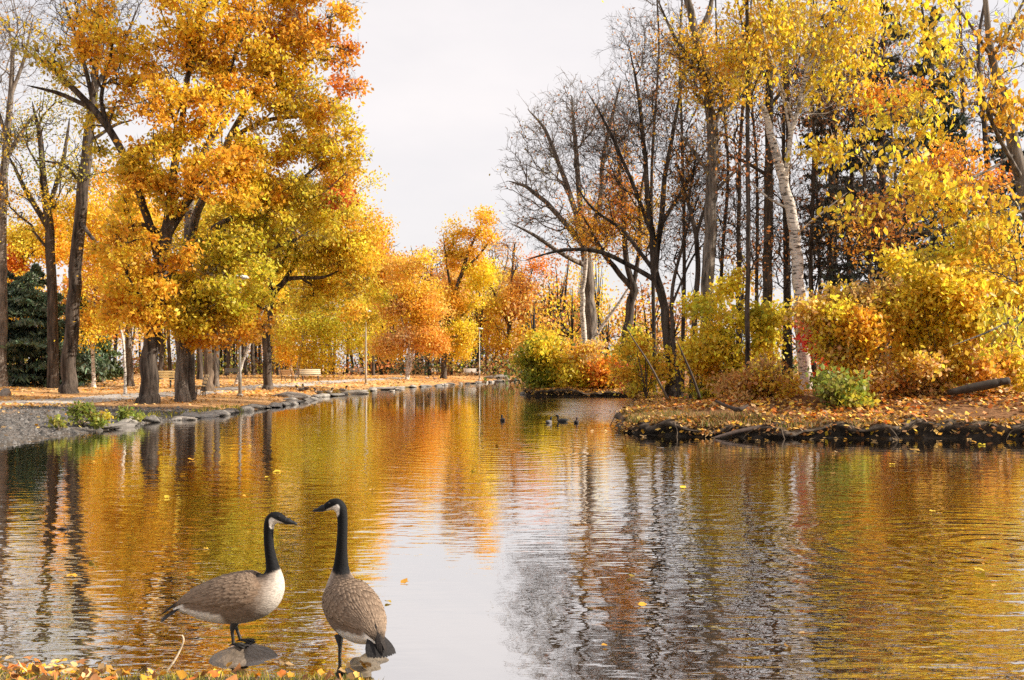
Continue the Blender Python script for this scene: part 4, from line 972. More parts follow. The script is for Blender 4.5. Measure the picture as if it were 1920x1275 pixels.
# left lawn
X, Y, d = scatter(150000, (-45, 8, 20, 122), lambda X, Y, d: (d > .3) & (X < 3) & (X > -.62 * Y) & (g1.uniform(size=len(X)) < np.clip(38 / Y, .12, 1) * np.clip(.6 + .6 * vnoise(X, Y, .8, 81), .12, 1)) & ~((d < 4.5 + vnoise(X, Y, .5, 14)) & (Y < 33) & (g1.uniform(size=len(X)) < .9)), g1)
V, Fc, c = flat_leaves(X, Y, height(X, Y, d) + .01, np.where(Y > 45, .19, .125)[:, None], pick('orange+tan+peach+tan+tan', len(X), g1) * (.85 + .25 * vnoise(X, Y, .7, 16))[:, None], g1)
tag(mesh('fallen_leaves', V, Fc, M['litter'], col=c, smooth=False), 'carpet of orange fallen leaves over the left lawn', 'leaf litter', kind='stuff')
# gravel on the bare left bank, greys kept dark to stand in for shade
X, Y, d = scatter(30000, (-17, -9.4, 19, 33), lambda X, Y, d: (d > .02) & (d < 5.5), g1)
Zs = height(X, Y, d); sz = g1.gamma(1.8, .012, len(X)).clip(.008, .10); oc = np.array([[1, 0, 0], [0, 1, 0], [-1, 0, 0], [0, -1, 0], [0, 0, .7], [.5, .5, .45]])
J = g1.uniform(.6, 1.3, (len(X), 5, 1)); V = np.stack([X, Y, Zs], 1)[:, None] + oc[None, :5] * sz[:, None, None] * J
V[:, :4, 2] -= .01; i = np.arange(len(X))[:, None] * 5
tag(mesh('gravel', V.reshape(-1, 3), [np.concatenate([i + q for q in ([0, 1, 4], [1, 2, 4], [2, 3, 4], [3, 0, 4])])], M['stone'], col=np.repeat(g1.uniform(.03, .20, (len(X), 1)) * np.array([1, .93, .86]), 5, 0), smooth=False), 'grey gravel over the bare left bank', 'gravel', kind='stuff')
# island
X, Y, d = scatter(60000, (1, 16, 20.5, 60), lambda X, Y, d: (d > .12) & (g1.uniform(size=len(X)) < np.clip(30 / Y, 0, 1) * np.clip(d * 1.6 + .12, 0, 1) * np.clip(.6 + .7 * vnoise(X, Y, 1.3, 82), .1, 1)), g1)
V, Fc, c = flat_leaves(X, Y, np.maximum(height(X, Y, d), .30 * (d < .6)) + .02, .15, pick('orange+deep+tan+rust+brown+peach', len(X), g1), g1, .5)
tag(mesh('fallen_leaves', V, Fc, M['litter'], col=c, smooth=False), 'orange and rusty fallen leaves covering the island under the bushes', 'leaf litter', kind='stuff')
# leaves and grass spilling over the island bank
kq = g1.integers(0, len(BP), 11000); fd = g1.uniform(-.12, .9, 11000); kk_ = (BP[kq, 1] < 58)
kq, fd = kq[kk_], fd[kk_]; Pq = BP[kq] + BN[kq] * fd[:, None]
zq = np.where(fd > .02, np.maximum(BH[kq] * 1.03, height(Pq[:, 0], Pq[:, 1]) + .03), BH[kq] * g1.uniform(.1, .95, len(kq))) + .01
V, Fc, c = flat_leaves(Pq[:, 0], Pq[:, 1], zq, .12, pick('orange+rust+tan+brown+peach', len(kq), g1), g1, .6)
tag(mesh('fallen_leaves', V, Fc, M['litter'], col=c, smooth=False), 'fallen leaves spilling over the island bank edge', 'leaf litter', kind='stuff')
# pond bed and near bank
X, Y, d = scatter(9000, (-4, 6, 2.8, 9), lambda X, Y, d: (d < .0) & (g1.uniform(size=len(X)) < .25 + .5 * (X > .8)), g1)
V, Fc, c = flat_leaves(X, Y, height(X, Y, d) + .006, .085, pick('orange+rust+tan+brown+gold', len(X), g1), g1, .2, True)
tag(mesh('sunken_leaves', V, Fc, M['litter'], col=c, smooth=False), 'brown and orange leaves lying on the shallow pond bed', 'leaf litter', kind='stuff')
X, Y, d = scatter(9000, (-4.5, .6, 3.4, 5.6), lambda X, Y, d: (d > -.02) & (g1.uniform(size=len(X)) < .12 + .3 * (X < -1.9)), g1)
V, Fc, c = flat_leaves(X, Y, height(X, Y, d) + .008, .06, pick('orange+deep+tan+rust+brown+rust', len(X), g1) * .8, g1, .7, True)
tag(mesh('fallen_leaves', V, Fc, M['litter'], col=c, smooth=False), 'orange leaves strewn in the grass of the near bank', 'leaf litter', kind='stuff')
X, Y, d = scatter(700, (-4.2, -1.7, 4.8, 5.7), lambda X, Y, d: (d < .02) & (d > -.10 - .14 * (X < -2.2)) & (g1.uniform(size=len(X)) < .6 * (X < -2.1) + .12), g1)
V, Fc, c = flat_leaves(X, Y, 0 * X + .006, .065, pick('orange+tan+rust+orange', len(X), g1), g1, .12, True)
tag(mesh('floating_leaf_drift', V, Fc, M['litter'], col=c, smooth=False), 'drift of orange leaves washed against the near bank at the left', 'leaf litter', kind='stuff')

def grass(name, label, X, Y, Z, hgt, cols, g, wid=.006):
    n = len(X); th = g.uniform(0, 2 * PI, n); h = hgt * g.uniform(.5, 1.3, n); ln = g.normal(scale=.35, size=(n, 2)) * h[:, None]
    P = np.stack([X, Y, Z - .01], 1); s = np.stack([np.cos(th), np.sin(th), 0 * th], 1) * wid
    mid = P + np.concatenate([ln * .35, (h * .6)[:, None]], 1); top = P + np.concatenate([ln * 1.1, h[:, None]], 1)
    V = np.stack([P - s, P + s, mid + s * .7, mid - s * .7, top], 1).reshape(-1, 3); i = np.arange(n)[:, None] * 5
    c = np.clip(cols * (1 + g.normal(scale=.2, size=(n, 1))), .01, .9)
    return tag(mesh(name, V, [i + [0, 1, 2, 3], i + [3, 2, 4]], M['leaf'], col=np.repeat(c, 5, 0)), label, 'grass', kind='stuff')
X, Y, d = scatter(26000, (-4.0, .5, 3.8, 5.6), lambda X, Y, d: (d > .0) & (g1.uniform(size=len(X)) < .8), g1)
grass('grass', 'short yellow-green grass on the near bank', X, Y, height(X, Y, d), .045, pick('yg+olive+green+tan', len(X), g1) * .8, g1, .0028)
X, Y, d = scatter(26000, (2.2, 13, 20.8, 27), lambda X, Y, d: (d > .05) & (d < .5 + 1.0 * np.clip(vnoise(X, Y, 1.4, 71) + .35, 0, 1)) & (g1.uniform(size=len(X)) < .9), g1)
grass('grass', 'rough grey-green grass along the lip of the island bank', X, Y, np.maximum(height(X, Y, d), .24), .17, pick('olive+tan+brown+green+tan', len(X), g1) * .6, g1, .010)
X, Y, d = scatter(30000, (-14, -6, 22, 75), lambda X, Y, d: (d > .0) & (d < .9) & (vnoise(X, Y, .6, 72) > .25), g1)
grass('grass', 'patches of yellow-green grass along the left water edge', X, Y, height(X, Y, d), .13, pick('yg+olive+green', len(X), g1) * .8, g1, .012)

# individual leaves
lobe_rng = np.random.default_rng(17)
def one_leaf(name, label, group, x, y, z, size, pal, tilt):
    V, Fc, c = flat_leaves(np.array([0.]), np.array([0.]), np.array([0.]), np.array([[size]]), pick(pal, 1, lobe_rng) * lobe_rng.uniform(.5, .85), lobe_rng, tilt, True)
    return tag(mesh(name, V, Fc, M['litter'], col=c, smooth=False, loc=(x, y, z)), label, 'leaf', group)
def onwater(px, py): 
    Yw = CAMH * F / (py - HY); return px2(px, Yw), Yw
for px, py, s, pal, lab in [(42, 969, .085, 'gold', 'gold leaf floating left of the small twig, nearest the left edge of the pond'), (176, 1055, .09, 'gold', 'curled gold leaf floating in the dark trunk reflections at left'), (357, 1078, .11, 'gold', 'large gold leaf floating just behind the left goose'), (313, 934, .08, 'yellow', 'bright yellow leaf floating in the gold reflection behind the geese'),
                            (134, 1084, .10, 'orange', 'orange leaf floating flat in the sky patch at left'), (696, 920, .07, 'peach', 'pale leaf standing up on the water right of the tall goose'), (358, 863, .10, 'orange', 'orange leaf floating under the maple reflections'), (1590, 858, .16, 'orange', 'orange leaf floating below the island bank'), (1713, 846, .2, 'peach', 'pale leaf floating right under the island bank'), (1134, 1213, .07, 'orange', 'orange leaf floating in the grey twig reflections'), (1815, 822, .14, 'gold', 'gold leaf caught at the foot of the island bank')]:
    x, y = onwater(px, py); one_leaf('floating_leaf', lab, None, x, y, .006, s, pal, .25)
for k in range(48):
    px = lobe_rng.uniform(20, 1900); py = lobe_rng.choice([lobe_rng.uniform(760, 1240), lobe_rng.uniform(820, 900)])
    x, y = onwater(px, py)
    if sdist(np.array([x]), np.array([y]))[0] > -.3: continue
    one_leaf('floating_leaf', 'small pale leaf drifting on the open pond', 'leaves drifting on the pond', x, y, .006, lobe_rng.uniform(.03, .055) * (1 + y / 14), 'tan+peach+gold+orange', .12)
for k in range(60):
    i_ = int(lobe_rng.integers(0, int(len(BP) * .45))); q_ = BP[i_] - BN[i_] * lobe_rng.uniform(.15, 1.1) ** 1.3
    one_leaf('floating_leaf', 'small pale leaf bobbing along the foot of the island bank', 'leaves along the island bank', q_[0], q_[1], .006, lobe_rng.uniform(.06, .15), 'tan+peach+tan+orange', .15)
for k in range(46):
    px = lobe_rng.uniform(-10, 735); py = 1277 - abs(lobe_rng.normal()) * 10 - (10 if px < 110 else 0)
    x, y, z = hit(px, py)
    one_leaf('fallen_leaf', 'crisp orange leaf lying on the grassy lip of the near bank', 'leaves on the near bank', x, y, z + .02, lobe_rng.uniform(.04, .065), 'orange+deep+orange+tan+peach', .6)

# ------------------------------------------------------------------ stones
M['wet_rock'] = col_mat('wet_rock', .4, .5, 9, .6, .012, 38)
def rock(name, label, loc, dims, seed, group=None, col=(.30, .28, .26), rz=0, cat='stone', sub=3, chips=12, mat='stone'):
    import bmesh
    g = np.random.default_rng(seed + 7000)
    bm = bmesh.new(); bmesh.ops.create_icosphere(bm, subdivisions=sub, radius=1)
    V = np.array([v.co[:] for v in bm.verts]); Fi = np.array([[v.index for v in f.verts] for f in bm.faces]); bm.free()
    for _ in range(chips):      # chipped flat faces
        n = unit(g.normal(size=3)); h = g.uniform(.55, .85); dd = V @ n; k = dd > h
        V[k] -= ((dd[k] - h) * .97)[:, None] * n
    V *= 1 + .05 * np.sin(V @ g.normal(size=3) * 5)[:, None] + .03 * np.sin(V @ g.normal(size=3) * 11)[:, None]
    V = V * np.array(dims) / 2
    c, s = math.cos(rz), math.sin(rz); V = np.stack([V[:, 0] * c - V[:, 1] * s, V[:, 0] * s + V[:, 1] * c, V[:, 2]], 1)
    cc = np.array(col) * (1 + g.normal(scale=.1))
    return tag(mesh(name, V, [Fi], M[mat], col=np.tile(cc, (len(V), 1)), loc=loc, smooth=(sub > 3)), label, cat, group)
gk = np.random.default_rng(3)
# edging along the left bank
seg = [i for i in range(len(BANK)) if -11 < BANK[i][0] < 1.5 and 24 < BANK[i][1] < 112 and BANK[i][0] < 2]
acc = 0; last = None; kk = 0
for i in seg:
    p = BANK[i]
    if last is not None: acc += np.linalg.norm(p - last)
    last = p
    lim = .62 if p[1] < 48 else 1.7
    if acc > lim and gk.uniform() < .9:
        acc = 0; sc = (1.0 if p[1] < 45 else 1.15) * gk.uniform(.6, 1.25)
        rock('edging_stone', 'weathered grey stone in the row edging the left bank', (p[0] - .1 + gk.normal() * .12, p[1], .02 + gk.uniform(0, .06)), (sc * gk.uniform(.5, .9), sc * gk.uniform(.7, 1.4), .30 * gk.uniform(.5, 1.2)), 10 + kk, 'stones edging the left bank', rz=gk.normal() * .35, col=(.29, .265, .235) if gk.uniform() < .6 else (.17, .155, .14)); kk += 1
for px, py, dm, lab in [(400, 779, (.9, .55, .22), 'flat pale slab in the stone edging below the brown-barked tree'), (438, 773, (.6, .45, .2), 'cream-coloured block beside the flat pale slab in the stone edging'), (340, 788, (1.2, .5, .2), 'long dark slab at the water line below the twin maples'), (545, 745, (2.4, 1.2, .5), 'broad tan boulder lying on the bank above the stone edging'), (655, 738, (2.2, .9, .3), 'dark slab by the water under the middle lamp post'), (720, 731, (3.0, 1.1, .45), 'long dark slab at the far left bank past the middle lamp post'), (928, 711, (3.2, 1.4, 1.0), 'grey boulder pile-up by the far lamp post, biggest on the far shore'), (944, 709, (1.8, 1.2, .8), 'lighter boulder leaning on the biggest one on the far shore'), (935, 716, (1.6, 1, .5), 'small boulder at the water below the biggest one on the far shore'),
                        (8, 742, (.5, .5, .5), 'brownish block on the lawn at the left edge')]:
    x, y, z = hit(px, py); rock('boulder', lab, (x, y, z + dm[2] * .12), dm, int(px), col=(.27, .235, .20), cat='boulder')
x, y = onwater(462, 1243); rock('rock', 'rounded brown rock breaking the water beneath the left goose', (x - .02, y + .10, -.062), (.46, .42, .235), 3, col=(.14, .108, .08), cat='rock', sub=5, chips=4, mat='wet_rock')
x, y = onwater(690, 1252); rock('rock', 'low wet rock under the right goose, mostly under water', (x, y + .05, -.06), (.30, .50, .19), 5, col=(.15, .12, .085), cat='rock', sub=5, chips=5, mat='wet_rock')

# ------------------------------------------------------------------ sticks and logs
def stick(name, label, pts, rad, cat, col=(.5, .42, .32), k=7, mat='twig'):
    gq = Geo(); P = catmull(pts, 6); t = np.linspace(0, 1, len(P)); P = P + np.random.default_rng(len(label)).normal(scale=np.mean(rad) * .03, size=P.shape)
    gq.tube(P, np.interp(t, np.linspace(0, 1, len(rad)), rad), k, col); return tag(gq.build(name, M[mat], origin=tuple(P[0])), label, cat)
def wp(px, py, Yd): return np.array([px2(px, Yd), Yd, CAMH - (py - HY) / F * Yd])
stick('stick', 'pale curved stick poking up from the near bank left of the rocks', [wp(308, 1264, 4.97), wp(326, 1240, 4.98), wp(338, 1218, 5.0), wp(344, 1200, 5.0), wp(341, 1191, 5.0)], [.006, .0055, .005, .0045, .004], 'stick', (.62, .50, .36))
rr_ = np.random.default_rng(23)
for k in range(18):
    i_ = int(rr_.integers(8, int(len(BP) * .42))); b_ = BP[i_]; n_ = BN[i_]; t_ = np.array([-n_[1], n_[0]]) * rr_.normal() * .3; h_ = BH[i_]
    q3 = lambda d_, z_, s_: np.array([b_[0] + n_[0] * d_ + t_[0] * s_, b_[1] + n_[1] * d_ + t_[1] * s_, z_])
    o_r = stick('bank_root', 'thin bare root hanging from the island bank into the water', [q3(.15, h_ * 1.02, -.3), q3(-.06, h_ * .9, 0), q3(-.15, h_ * .45, .5), q3(-.2 - rr_.uniform() * .2, -.04, 1 + rr_.normal() * .5)], [.008, .02 * rr_.uniform(.6, 1.5), .015, .006], 'root', (.13, .095, .065), 5)
    o_r['group'] = 'roots along the island bank'
x, y = onwater(118, 993); stick('stick', 'small dark chip with a curved twig floating in the pond at left', [(x - .05, y, .0), (x, y, .012), (x + .05, y, .0), (x + .045, y, .02), (x + .01, y, .07), (x + .015, y, .12)], [.008, .014, .008, .004, .003, .002], 'stick', (.08, .06, .05))
stick('driftwood', 'grey driftwood branch slanting from the island bank into the water', [wp(1335, 822, 21.55), wp(1375, 811, 21.7), wp(1420, 802, 21.85), wp(1465, 795, 22.0), wp(1500, 786, 22.5)], [.025, .045, .055, .06, .04], 'branch', (.085, .06, .05))
stick('log', 'dark fallen log lying in the leaves on the island', [wp(1778, 736, 24.8), wp(1815, 729, 24.8), wp(1855, 721, 24.8), wp(1892, 713, 24.8)], [.07, .11, .12, .085], 'log', (.05, .038, .03), 10)
stick('branch', 'slim leaning dead stem crossing in front of the near-black tree', [wp(1252, 748, 24.5), wp(1235, 715, 24.3), wp(1215, 678, 24.1), wp(1190, 640, 24), wp(1172, 610, 24)], [.03, .027, .022, .016, .008], 'branch', (.13, .1, .08))
stick('branch', 'slim dead stem leaning left beside the dark twin stems', [wp(1312, 745, 24.6), wp(1298, 705, 24.4), wp(1282, 668, 24.3), wp(1268, 636, 24.2)], [.035, .03, .022, .01], 'branch', (.07, .055, .045))
stick('branch', 'broken branch on the leaf litter, middle of the island', [wp(1342, 752, 24.0), wp(1365, 762, 23.6), wp(1385, 768, 23.3), wp(1402, 760, 23.4)], [.03, .04, .06, .03], 'branch', (.07, .05, .04))

# ------------------------------------------------------------------ benches and lamp posts
def bench(label, px, py, face, wid=1.7, col=(.62, .46, .28), group=None):
    x, y, z = hit(px, py); r = empty('park_bench', (x, y, z), label, 'bench', group, rz=face)
    g_ = Geo()
    for i, yy in enumerate((-.17, -.03, .11)): g_.box((0, yy, .45), (wid, .12, .045), col=col, bev=.01)
    g_.build('seat', M['wood'], r)
    g_ = Geo()
    for i, zz in enumerate((.60, .74, .88)): g_.box((0, .20 + .05 * i, zz), (wid, .035, .12), col=col, bev=.01)
    g_.build('backrest', M['wood'], r)
    for s in (-1, 1):
        g_ = Geo(); X_ = s * wid * .36
        g_.tube([(X_, -.19, -.05), (X_, -.17, .42)], .03, 6, (.04, .038, .036)); g_.tube([(X_, .17, -.05), (X_, .17, .42), (X_, .23, .60), (X_, .33, .95)], .028, 6, (.04, .038, .036)); g_.tube([(X_, -.18, .415), (X_, .18, .415)], .025, 6, (.04, .038, .036))
        g_.build('leg', M['metal'], r)
    return r
for px, py, fa, lab, c in [(541, 716, 2.5, 'wooden bench facing away, left of the pair by the birches', (.62, .42, .22)), (582, 714, .35, 'wooden bench angled right, right of the pair by the birches', (.66, .55, .38)), (668, 704, 0, 'dark bench behind the path, left of the middle lamp post', (.34, .30, .26)), (811, 704, .3, 'pale sunlit bench left of the tallest golden tree', (.75, .66, .54)), (826, 701, .2, 'grey bench just behind the pale sunlit one', (.45, .42, .40)), (883, 706, .5, 'grey bench left of the far lamp post', (.5, .45, .40)), (298, 727, .2, 'yellowish bench between the two big maples', (.66, .48, .22)), (375, 742, -1.2, 'bench half hidden behind the leaning gold maple', (.6, .45, .25)), (436, 708, 0, 'weathered dark bench behind the leaning birch stem', (.22, .2, .17)), (977, 702, .1, 'small pale bench at the far end of the pond', (.6, .5, .4))]:
    bench(lab, px, py, fa, col=c)
def lamp(label, px, py, H=5.3, col=(.25, .22, .18)):
    x, y, z = hit(px, py); r = empty('street_lamp', (x, y, z), label, 'lamp post')
    g_ = Geo(); g_.tube([(0, 0, -.1), (0, 0, 1.0), (0, 0, 1.02), (0, 0, H)], [.085, .08, .062, .042], 10, col); g_.build('post', M['metal'], r)
    g_ = Geo(); g_.tube([(0, 0, -.05), (0, 0, .08), (0, 0, .12)], [.15, .15, .09], 12, col); g_.build('base', M['metal'], r)
    h = Geo(); h.tube([(0, 0, H - .02), (0, 0, H + .05), (0, 0, H + .10), (0, 0, H + .20), (0, 0, H + .24)], [.06, .10, .42, .34, .10], 16, (.62, .62, .60)); hd = h.build('lamp_head', M['metal'], r)
    h = Geo(); h.tube([(0, 0, H + .02), (0, 0, H + .09)], [.2, .3], 16, (.75, .75, .7)); h.build('diffuser', M['metal'], hd)
    return r
lamp('nearest lamp post, its top lost in the maple leaves', 450, 743)
lamp('slim lamp post at the water edge in the middle of the left bank', 686, 721, col=(.30, .24, .16))
lamp('far lamp post with a flat pale head near the end of the pond', 899, 712, col=(.5, .48, .45))

# ------------------------------------------------------------------ birds
def mat_feather():
    m, n, l, p, out = new_mat('feather')
    a = attr(n); p.inputs['Roughness'].default_value = .75; p.inputs['Specular IOR Level'].default_value = .2
    tc = n.new('ShaderNodeTexCoord'); mp = n.new('ShaderNodeMapping'); mp.inputs['Scale'].default_value = (1, 1.6, 3.2)
    z = n.new('ShaderNodeTexNoise'); z.inputs['Scale'].default_value = 46; z.inputs['Detail'].default_value = 5; z.inputs['Distortion'].default_value = .6
    l.new(tc.outputs['Object'], mp.inputs['Vector']); l.new(mp.outputs[0], z.inputs['Vector'])
    r = n.new('ShaderNodeMapRange'); r.inputs['From Min'].default_value = .35; r.inputs['From Max'].default_value = .65; r.inputs['To Min'].default_value = .72; r.inputs['To Max'].default_value = 1.25
    l.new(z.outputs['Fac'], r.inputs['Value'])
    v = n.new('ShaderNodeVectorMath'); v.operation = 'SCALE'; l.new(a.outputs['Color'], v.inputs[0]); l.new(r.outputs[0], v.inputs['Scale']); l.new(v.outputs[0], p.inputs['Base Color'])
    b = n.new('ShaderNodeBump'); b.inputs['Distance'].default_value = .004; b.inputs['Strength'].default_value = .8; l.new(z.outputs['Fac'], b.inputs['Height']); l.new(b.outputs[0], p.inputs['Normal'])
    return m
M['feather'] = mat_feather()
M['bill'] = col_mat('bill', .5, .3, 60, .12)
M['eye'] = col_mat('eye', .1, .8)
RINGS = np.array([  # x, y in the close-up picture, direction, half height, half width
    (228, 842, 20, 10, 26), (290, 824, 18, 46, 60), (370, 812, 14, 93, 95), (460, 801, 10, 126, 128), (560, 785, 8, 150, 150), (660, 772, 8, 157, 157), (750, 752, 16, 150, 150), (815, 722, 33, 128, 130),
    (850, 680, 54, 98, 104), (866, 638, 72, 70, 77), (864, 592, 90, 48, 52), (852, 540, 100, 38, 41), (841, 480, 97, 33, 35), (834, 420, 93, 31, 33), (832, 360, 90, 31, 32), (835, 312, 82, 33, 34), (846, 278, 58, 38, 38), (868, 258, 22, 39, 39), (897, 257, -8, 34, 35), (924, 268, -16, 27, 27), (944, 277, -15, 20, 20)], float)
def posed(R0, pitch, stretch):
    R1 = R0.copy(); pv = np.array([640., 772.]); c, s = math.cos(R(pitch)), math.sin(R(pitch))
    for i in range(len(R1)):
        if i <= 8:
            d = R0[i, :2] - pv; R1[i, :2] = pv + np.array([d[0] * c + d[1] * s, -d[0] * s + d[1] * c]); R1[i, 2] += pitch * (1 if i < 7 else (.7 if i == 7 else .35))
        else:
            R1[i, :2] = R1[i - 1, :2] + (R0[i, :2] - R0[i - 1, :2]) * np.array([.8 if i < 12 else 1, stretch if i < 16 else 1])
    return R1
def interp_rings(Rg, t):
    t = np.clip(np.asarray(t, float), 0, len(Rg) - 1.0001); i = t.astype(int); f = (t - i)[..., None]
    Q = np.vstack([2 * Rg[0] - Rg[1], Rg, 2 * Rg[-1] - Rg[-2]])
    a, b, c, d = Q[i], Q[i + 1], Q[i + 2], Q[i + 3]
    return 0.5 * (2 * b + (c - a) * f + (2 * a - 5 * b + 4 * c - d) * f ** 2 + (3 * b - a - 3 * c + d) * f ** 3)
def bird_surface(Rg, S, foot, head_yaw=0, lean=0):
    def surf(t, phi, off=0):
        q = interp_rings(Rg, t); th = np.radians(q[..., 2])
        a = q[..., 3] / S + off; b = q[..., 4] / S + off
        x = (q[..., 0] - foot[0]) / S - np.sin(th) * a * np.cos(phi); z = (foot[1] - q[..., 1]) / S + np.cos(th) * a * np.cos(phi)
        y = b * np.sin(phi)
        if head_yaw:
            k = sst(10.5, 15.5, np.asarray(t, float)) * R(head_yaw)
            ax = (832 - 625 + (Rg[14, 0] - 832) - (foot[0] - 625)) / S
            dx, dy = x - ax, y
            x, y = ax + dx * np.cos(k) - dy * np.sin(k), dx * np.sin(k) + dy * np.cos(k)
        y = y + lean * np.clip(np.asarray(t, float) - 9, 0, 6) / 6
        return np.stack([x, y, z], -1)
    return surf
def sm(a, b, x): return sst(a, b, x)
def goose_cols(u, v, y, phi, g, t):
    n = len(u); nz = g.normal(size=n)
    flank = np.array([.225, .16, .115]); back = np.array([.12, .085, .062]); pale = np.array([.52, .465, .41]); white = np.array([.90, .86, .80]); black = np.array([.004, .004, .005])
    top = sm(.35, .9, np.cos(phi))
    c = flank * (1 - top[:, None]) + back * top[:, None]
    br = sm(775, 925, u + .30 * (v - 700) + nz * 8) * sm(.75, .2, np.cos(phi) * sm(900, 760, u)); c = c * (1 - br[:, None]) + pale * br[:, None]
    be = sm(850, 935, v + nz * 6) * sm(560, 640, u); c = c * (1 - .75 * be[:, None]) + pale * .75 * be[:, None]
    ve = v + .27 * np.abs(y) * 1190
    w = sm(0, 14, ve - (834 + np.clip(u - 300, 0, 400) * .17) + nz * 2) * sm(575, 540, u - (ve - 880) * .4); c = c * (1 - w[:, None]) + white * w[:, None]
    rp = sm(1.5, .9, t); c = c * (1 - rp[:, None]) + white * rp[:, None]
    k = sm(-7, 7, 618 - .30 * (u - 800) - v + nz * 2); c = c * (1 - k[:, None]) + black * k[:, None]
    ch = sm(1.08, .92, np.sqrt(((u - 884) / 47) ** 2 + ((v - 287) / 45) ** 2)) * sm(-4, 4, v - (244 + (u - 845) * .50)) * sm(-5, 5, (936 - u)) * sm(-3, 3, u - (842 + (v - 250) * .05))
    c = c * (1 - ch[:, None]) + np.array([.84, .78, .72]) * ch[:, None]
    return c
def goose(label, loc, heading, pitch, stretch, head_yaw, S, seed, lean=0, legs=((600, .045, 12), (640, -.045, -8)), foot=(625, 1070)):
    g = np.random.default_rng(seed)
    root = empty('canada_goose', loc, label, 'goose', None, heading)
    Rg = posed(RINGS, pitch, stretch); surf = bird_surface(Rg, S, foot, head_yaw, lean)
    m, k = 6, 56
    t = np.linspace(0, len(RINGS) - 1.001, (len(RINGS) - 1) * m + 1); ph = np.arange(k) * 2 * PI / k
    T, PH = np.meshgrid(t, ph, indexing='ij')
    V = surf(T, PH)
    q = interp_rings(RINGS, T); th = np.radians(q[..., 2]); u = q[..., 0] - np.sin(th) * q[..., 3] * np.cos(PH); v = q[..., 1] - np.cos(th) * q[..., 3] * np.cos(PH)
    c = goose_cols(u.ravel(), v.ravel(), V[..., 1].ravel(), PH.ravel(), g, T.ravel())
    n = len(t); i = (np.arange(n - 1)[:, None] * k + np.arange(k)[None, :]).ravel(); j = (np.arange(n - 1)[:, None] * k + (np.arange(k)[None, :] + 1) % k).ravel()
    Q = np.stack([i, j, j + k, i + k], 1)
    mesh('body', V.reshape(-1, 3), [Q, np.arange(k)[None, ::-1], (np.arange(k) + (n - 1) * k)[None]], M['feather'], root, c)
    # bill
    bt = np.array([(936, 274, -13, 25, 24), (960, 281, -14, 20, 20), (985, 289, -10, 11, 17), (1005, 294, -12, 8, 13), (1016, 297, -25, 4, 5)], float)
    d0 = Rg[-1, :2] - RINGS[-1, :2]; bt[:, :2] += d0
    full = np.vstack([Rg, bt[1:]]); s2 = bird_surface(full, S, foot, head_yaw, lean)
    tb = np.linspace(len(RINGS) - 1.35, len(full) - 1.01, 22); T2, P2 = np.meshgrid(tb, np.arange(20) * 2 * PI / 20, indexing='ij'); Vb = s2(T2, P2, .0012)
    i = (np.arange(21)[:, None] * 20 + np.arange(20)[None, :]).ravel(); j = (np.arange(21)[:, None] * 20 + (np.arange(20)[None, :] + 1) % 20).ravel()
    mesh('bill', Vb.reshape(-1, 3), [np.stack([i, j, j + 20, i + 20], 1), np.arange(20)[None, ::-1], (np.arange(20) + 420)[None]], M['bill'], root, np.tile([.012, .012, .014], (Vb.size // 3, 1)))
    for s in (1, -1):
        e = surf(np.array(18.25), np.array(s * 1.12), .0); cen = surf(np.array(18.25), np.array(0.), -.033)
        g_ = Geo(); a1 = np.linspace(-.0052, .0052, 7); o = unit(e - cen)
        g_.tube([e + o * z for z in a1], np.sqrt(np.maximum(.0054 ** 2 - a1 ** 2, 1e-8)), 10, (.012, .008, .006)); g_.build('eye', M['eye'], root)
    # folded wings: overlapping feathers that follow the body
    for s in (1, -1):
        VV, QQ, CC, cnt = [], [], [], 0
        rows = np.arange(1.7, 7.75, .33)
        for r_, t0 in enumerate(rows):
            lo = .05; hi = np.interp(t0, [1.2, 2.2, 3.2, 4.2, 5.2, 6.5, 7.7], [.8, 1.0, 1.22, 1.5, 1.66, 1.5, 1.15])
            big = sm(5.4, 3.6, t0); Lt = 1.0 + 1.0 * big; wd = .15 - .045 * big
            nf = int((hi - lo) / (wd * .95))
            for f_ in range(nf + 1):
                p0 = lo + (hi - lo) * (f_ + .5 * (r_ % 2)) / max(nf, 1) + g.normal() * .012
                if p0 > hi + .03: continue
                tt = t0 + g.normal() * .06
                sv = np.linspace(0, 1, 6); prof = np.array([.55, .9, 1, .95, .72, .22]) * wd * np.interp(tt, [1, 4, 7.5], [1.7, 1.05, 1.25])
                uu = np.array([-1, -.55, 0, .55, 1])
                TT = tt - sv[:, None] * Lt * (.9 + .1 * g.uniform()) + 0 * uu[None]; TT = np.maximum(TT, .05)
                PP = s * (p0 + prof[:, None] * uu[None] * .72 - .12 * big * sv[:, None] * (p0 - .3))
                off = .003 + .0058 * sv[:, None] + .0022 * (1 - uu[None] ** 2) + r_ * .00012 + g.normal() * .0005
                VV.append(surf(TT, PP, off).reshape(-1, 3))
                base = np.array([.15, .10, .066]) * (1 - .82 * big * sm(2.9, 1.7, tt)) * (1 + g.normal() * .13); base = base * (.8 + .3 * sm(.2, 1.2, p0))
                rim = np.array([.27, .195, .137]) * (1 - .85 * sm(2.9, 1.8, tt))
                e = np.clip(np.maximum(sm(.62, 1, sv)[:, None], sm(.6, 1, np.abs(uu))[None] * sv[:, None] ** .5 * .8), 0, 1)[..., None]
                CC.append((base * (1 - e) + rim * e).reshape(-1, 3))
                ii_ = (np.arange(5)[:, None] * 5 + np.arange(4)[None, :]).ravel()
                QQ.append(np.stack([ii_, ii_ + 1, ii_ + 6, ii_ + 5], 1) + cnt); cnt += 30
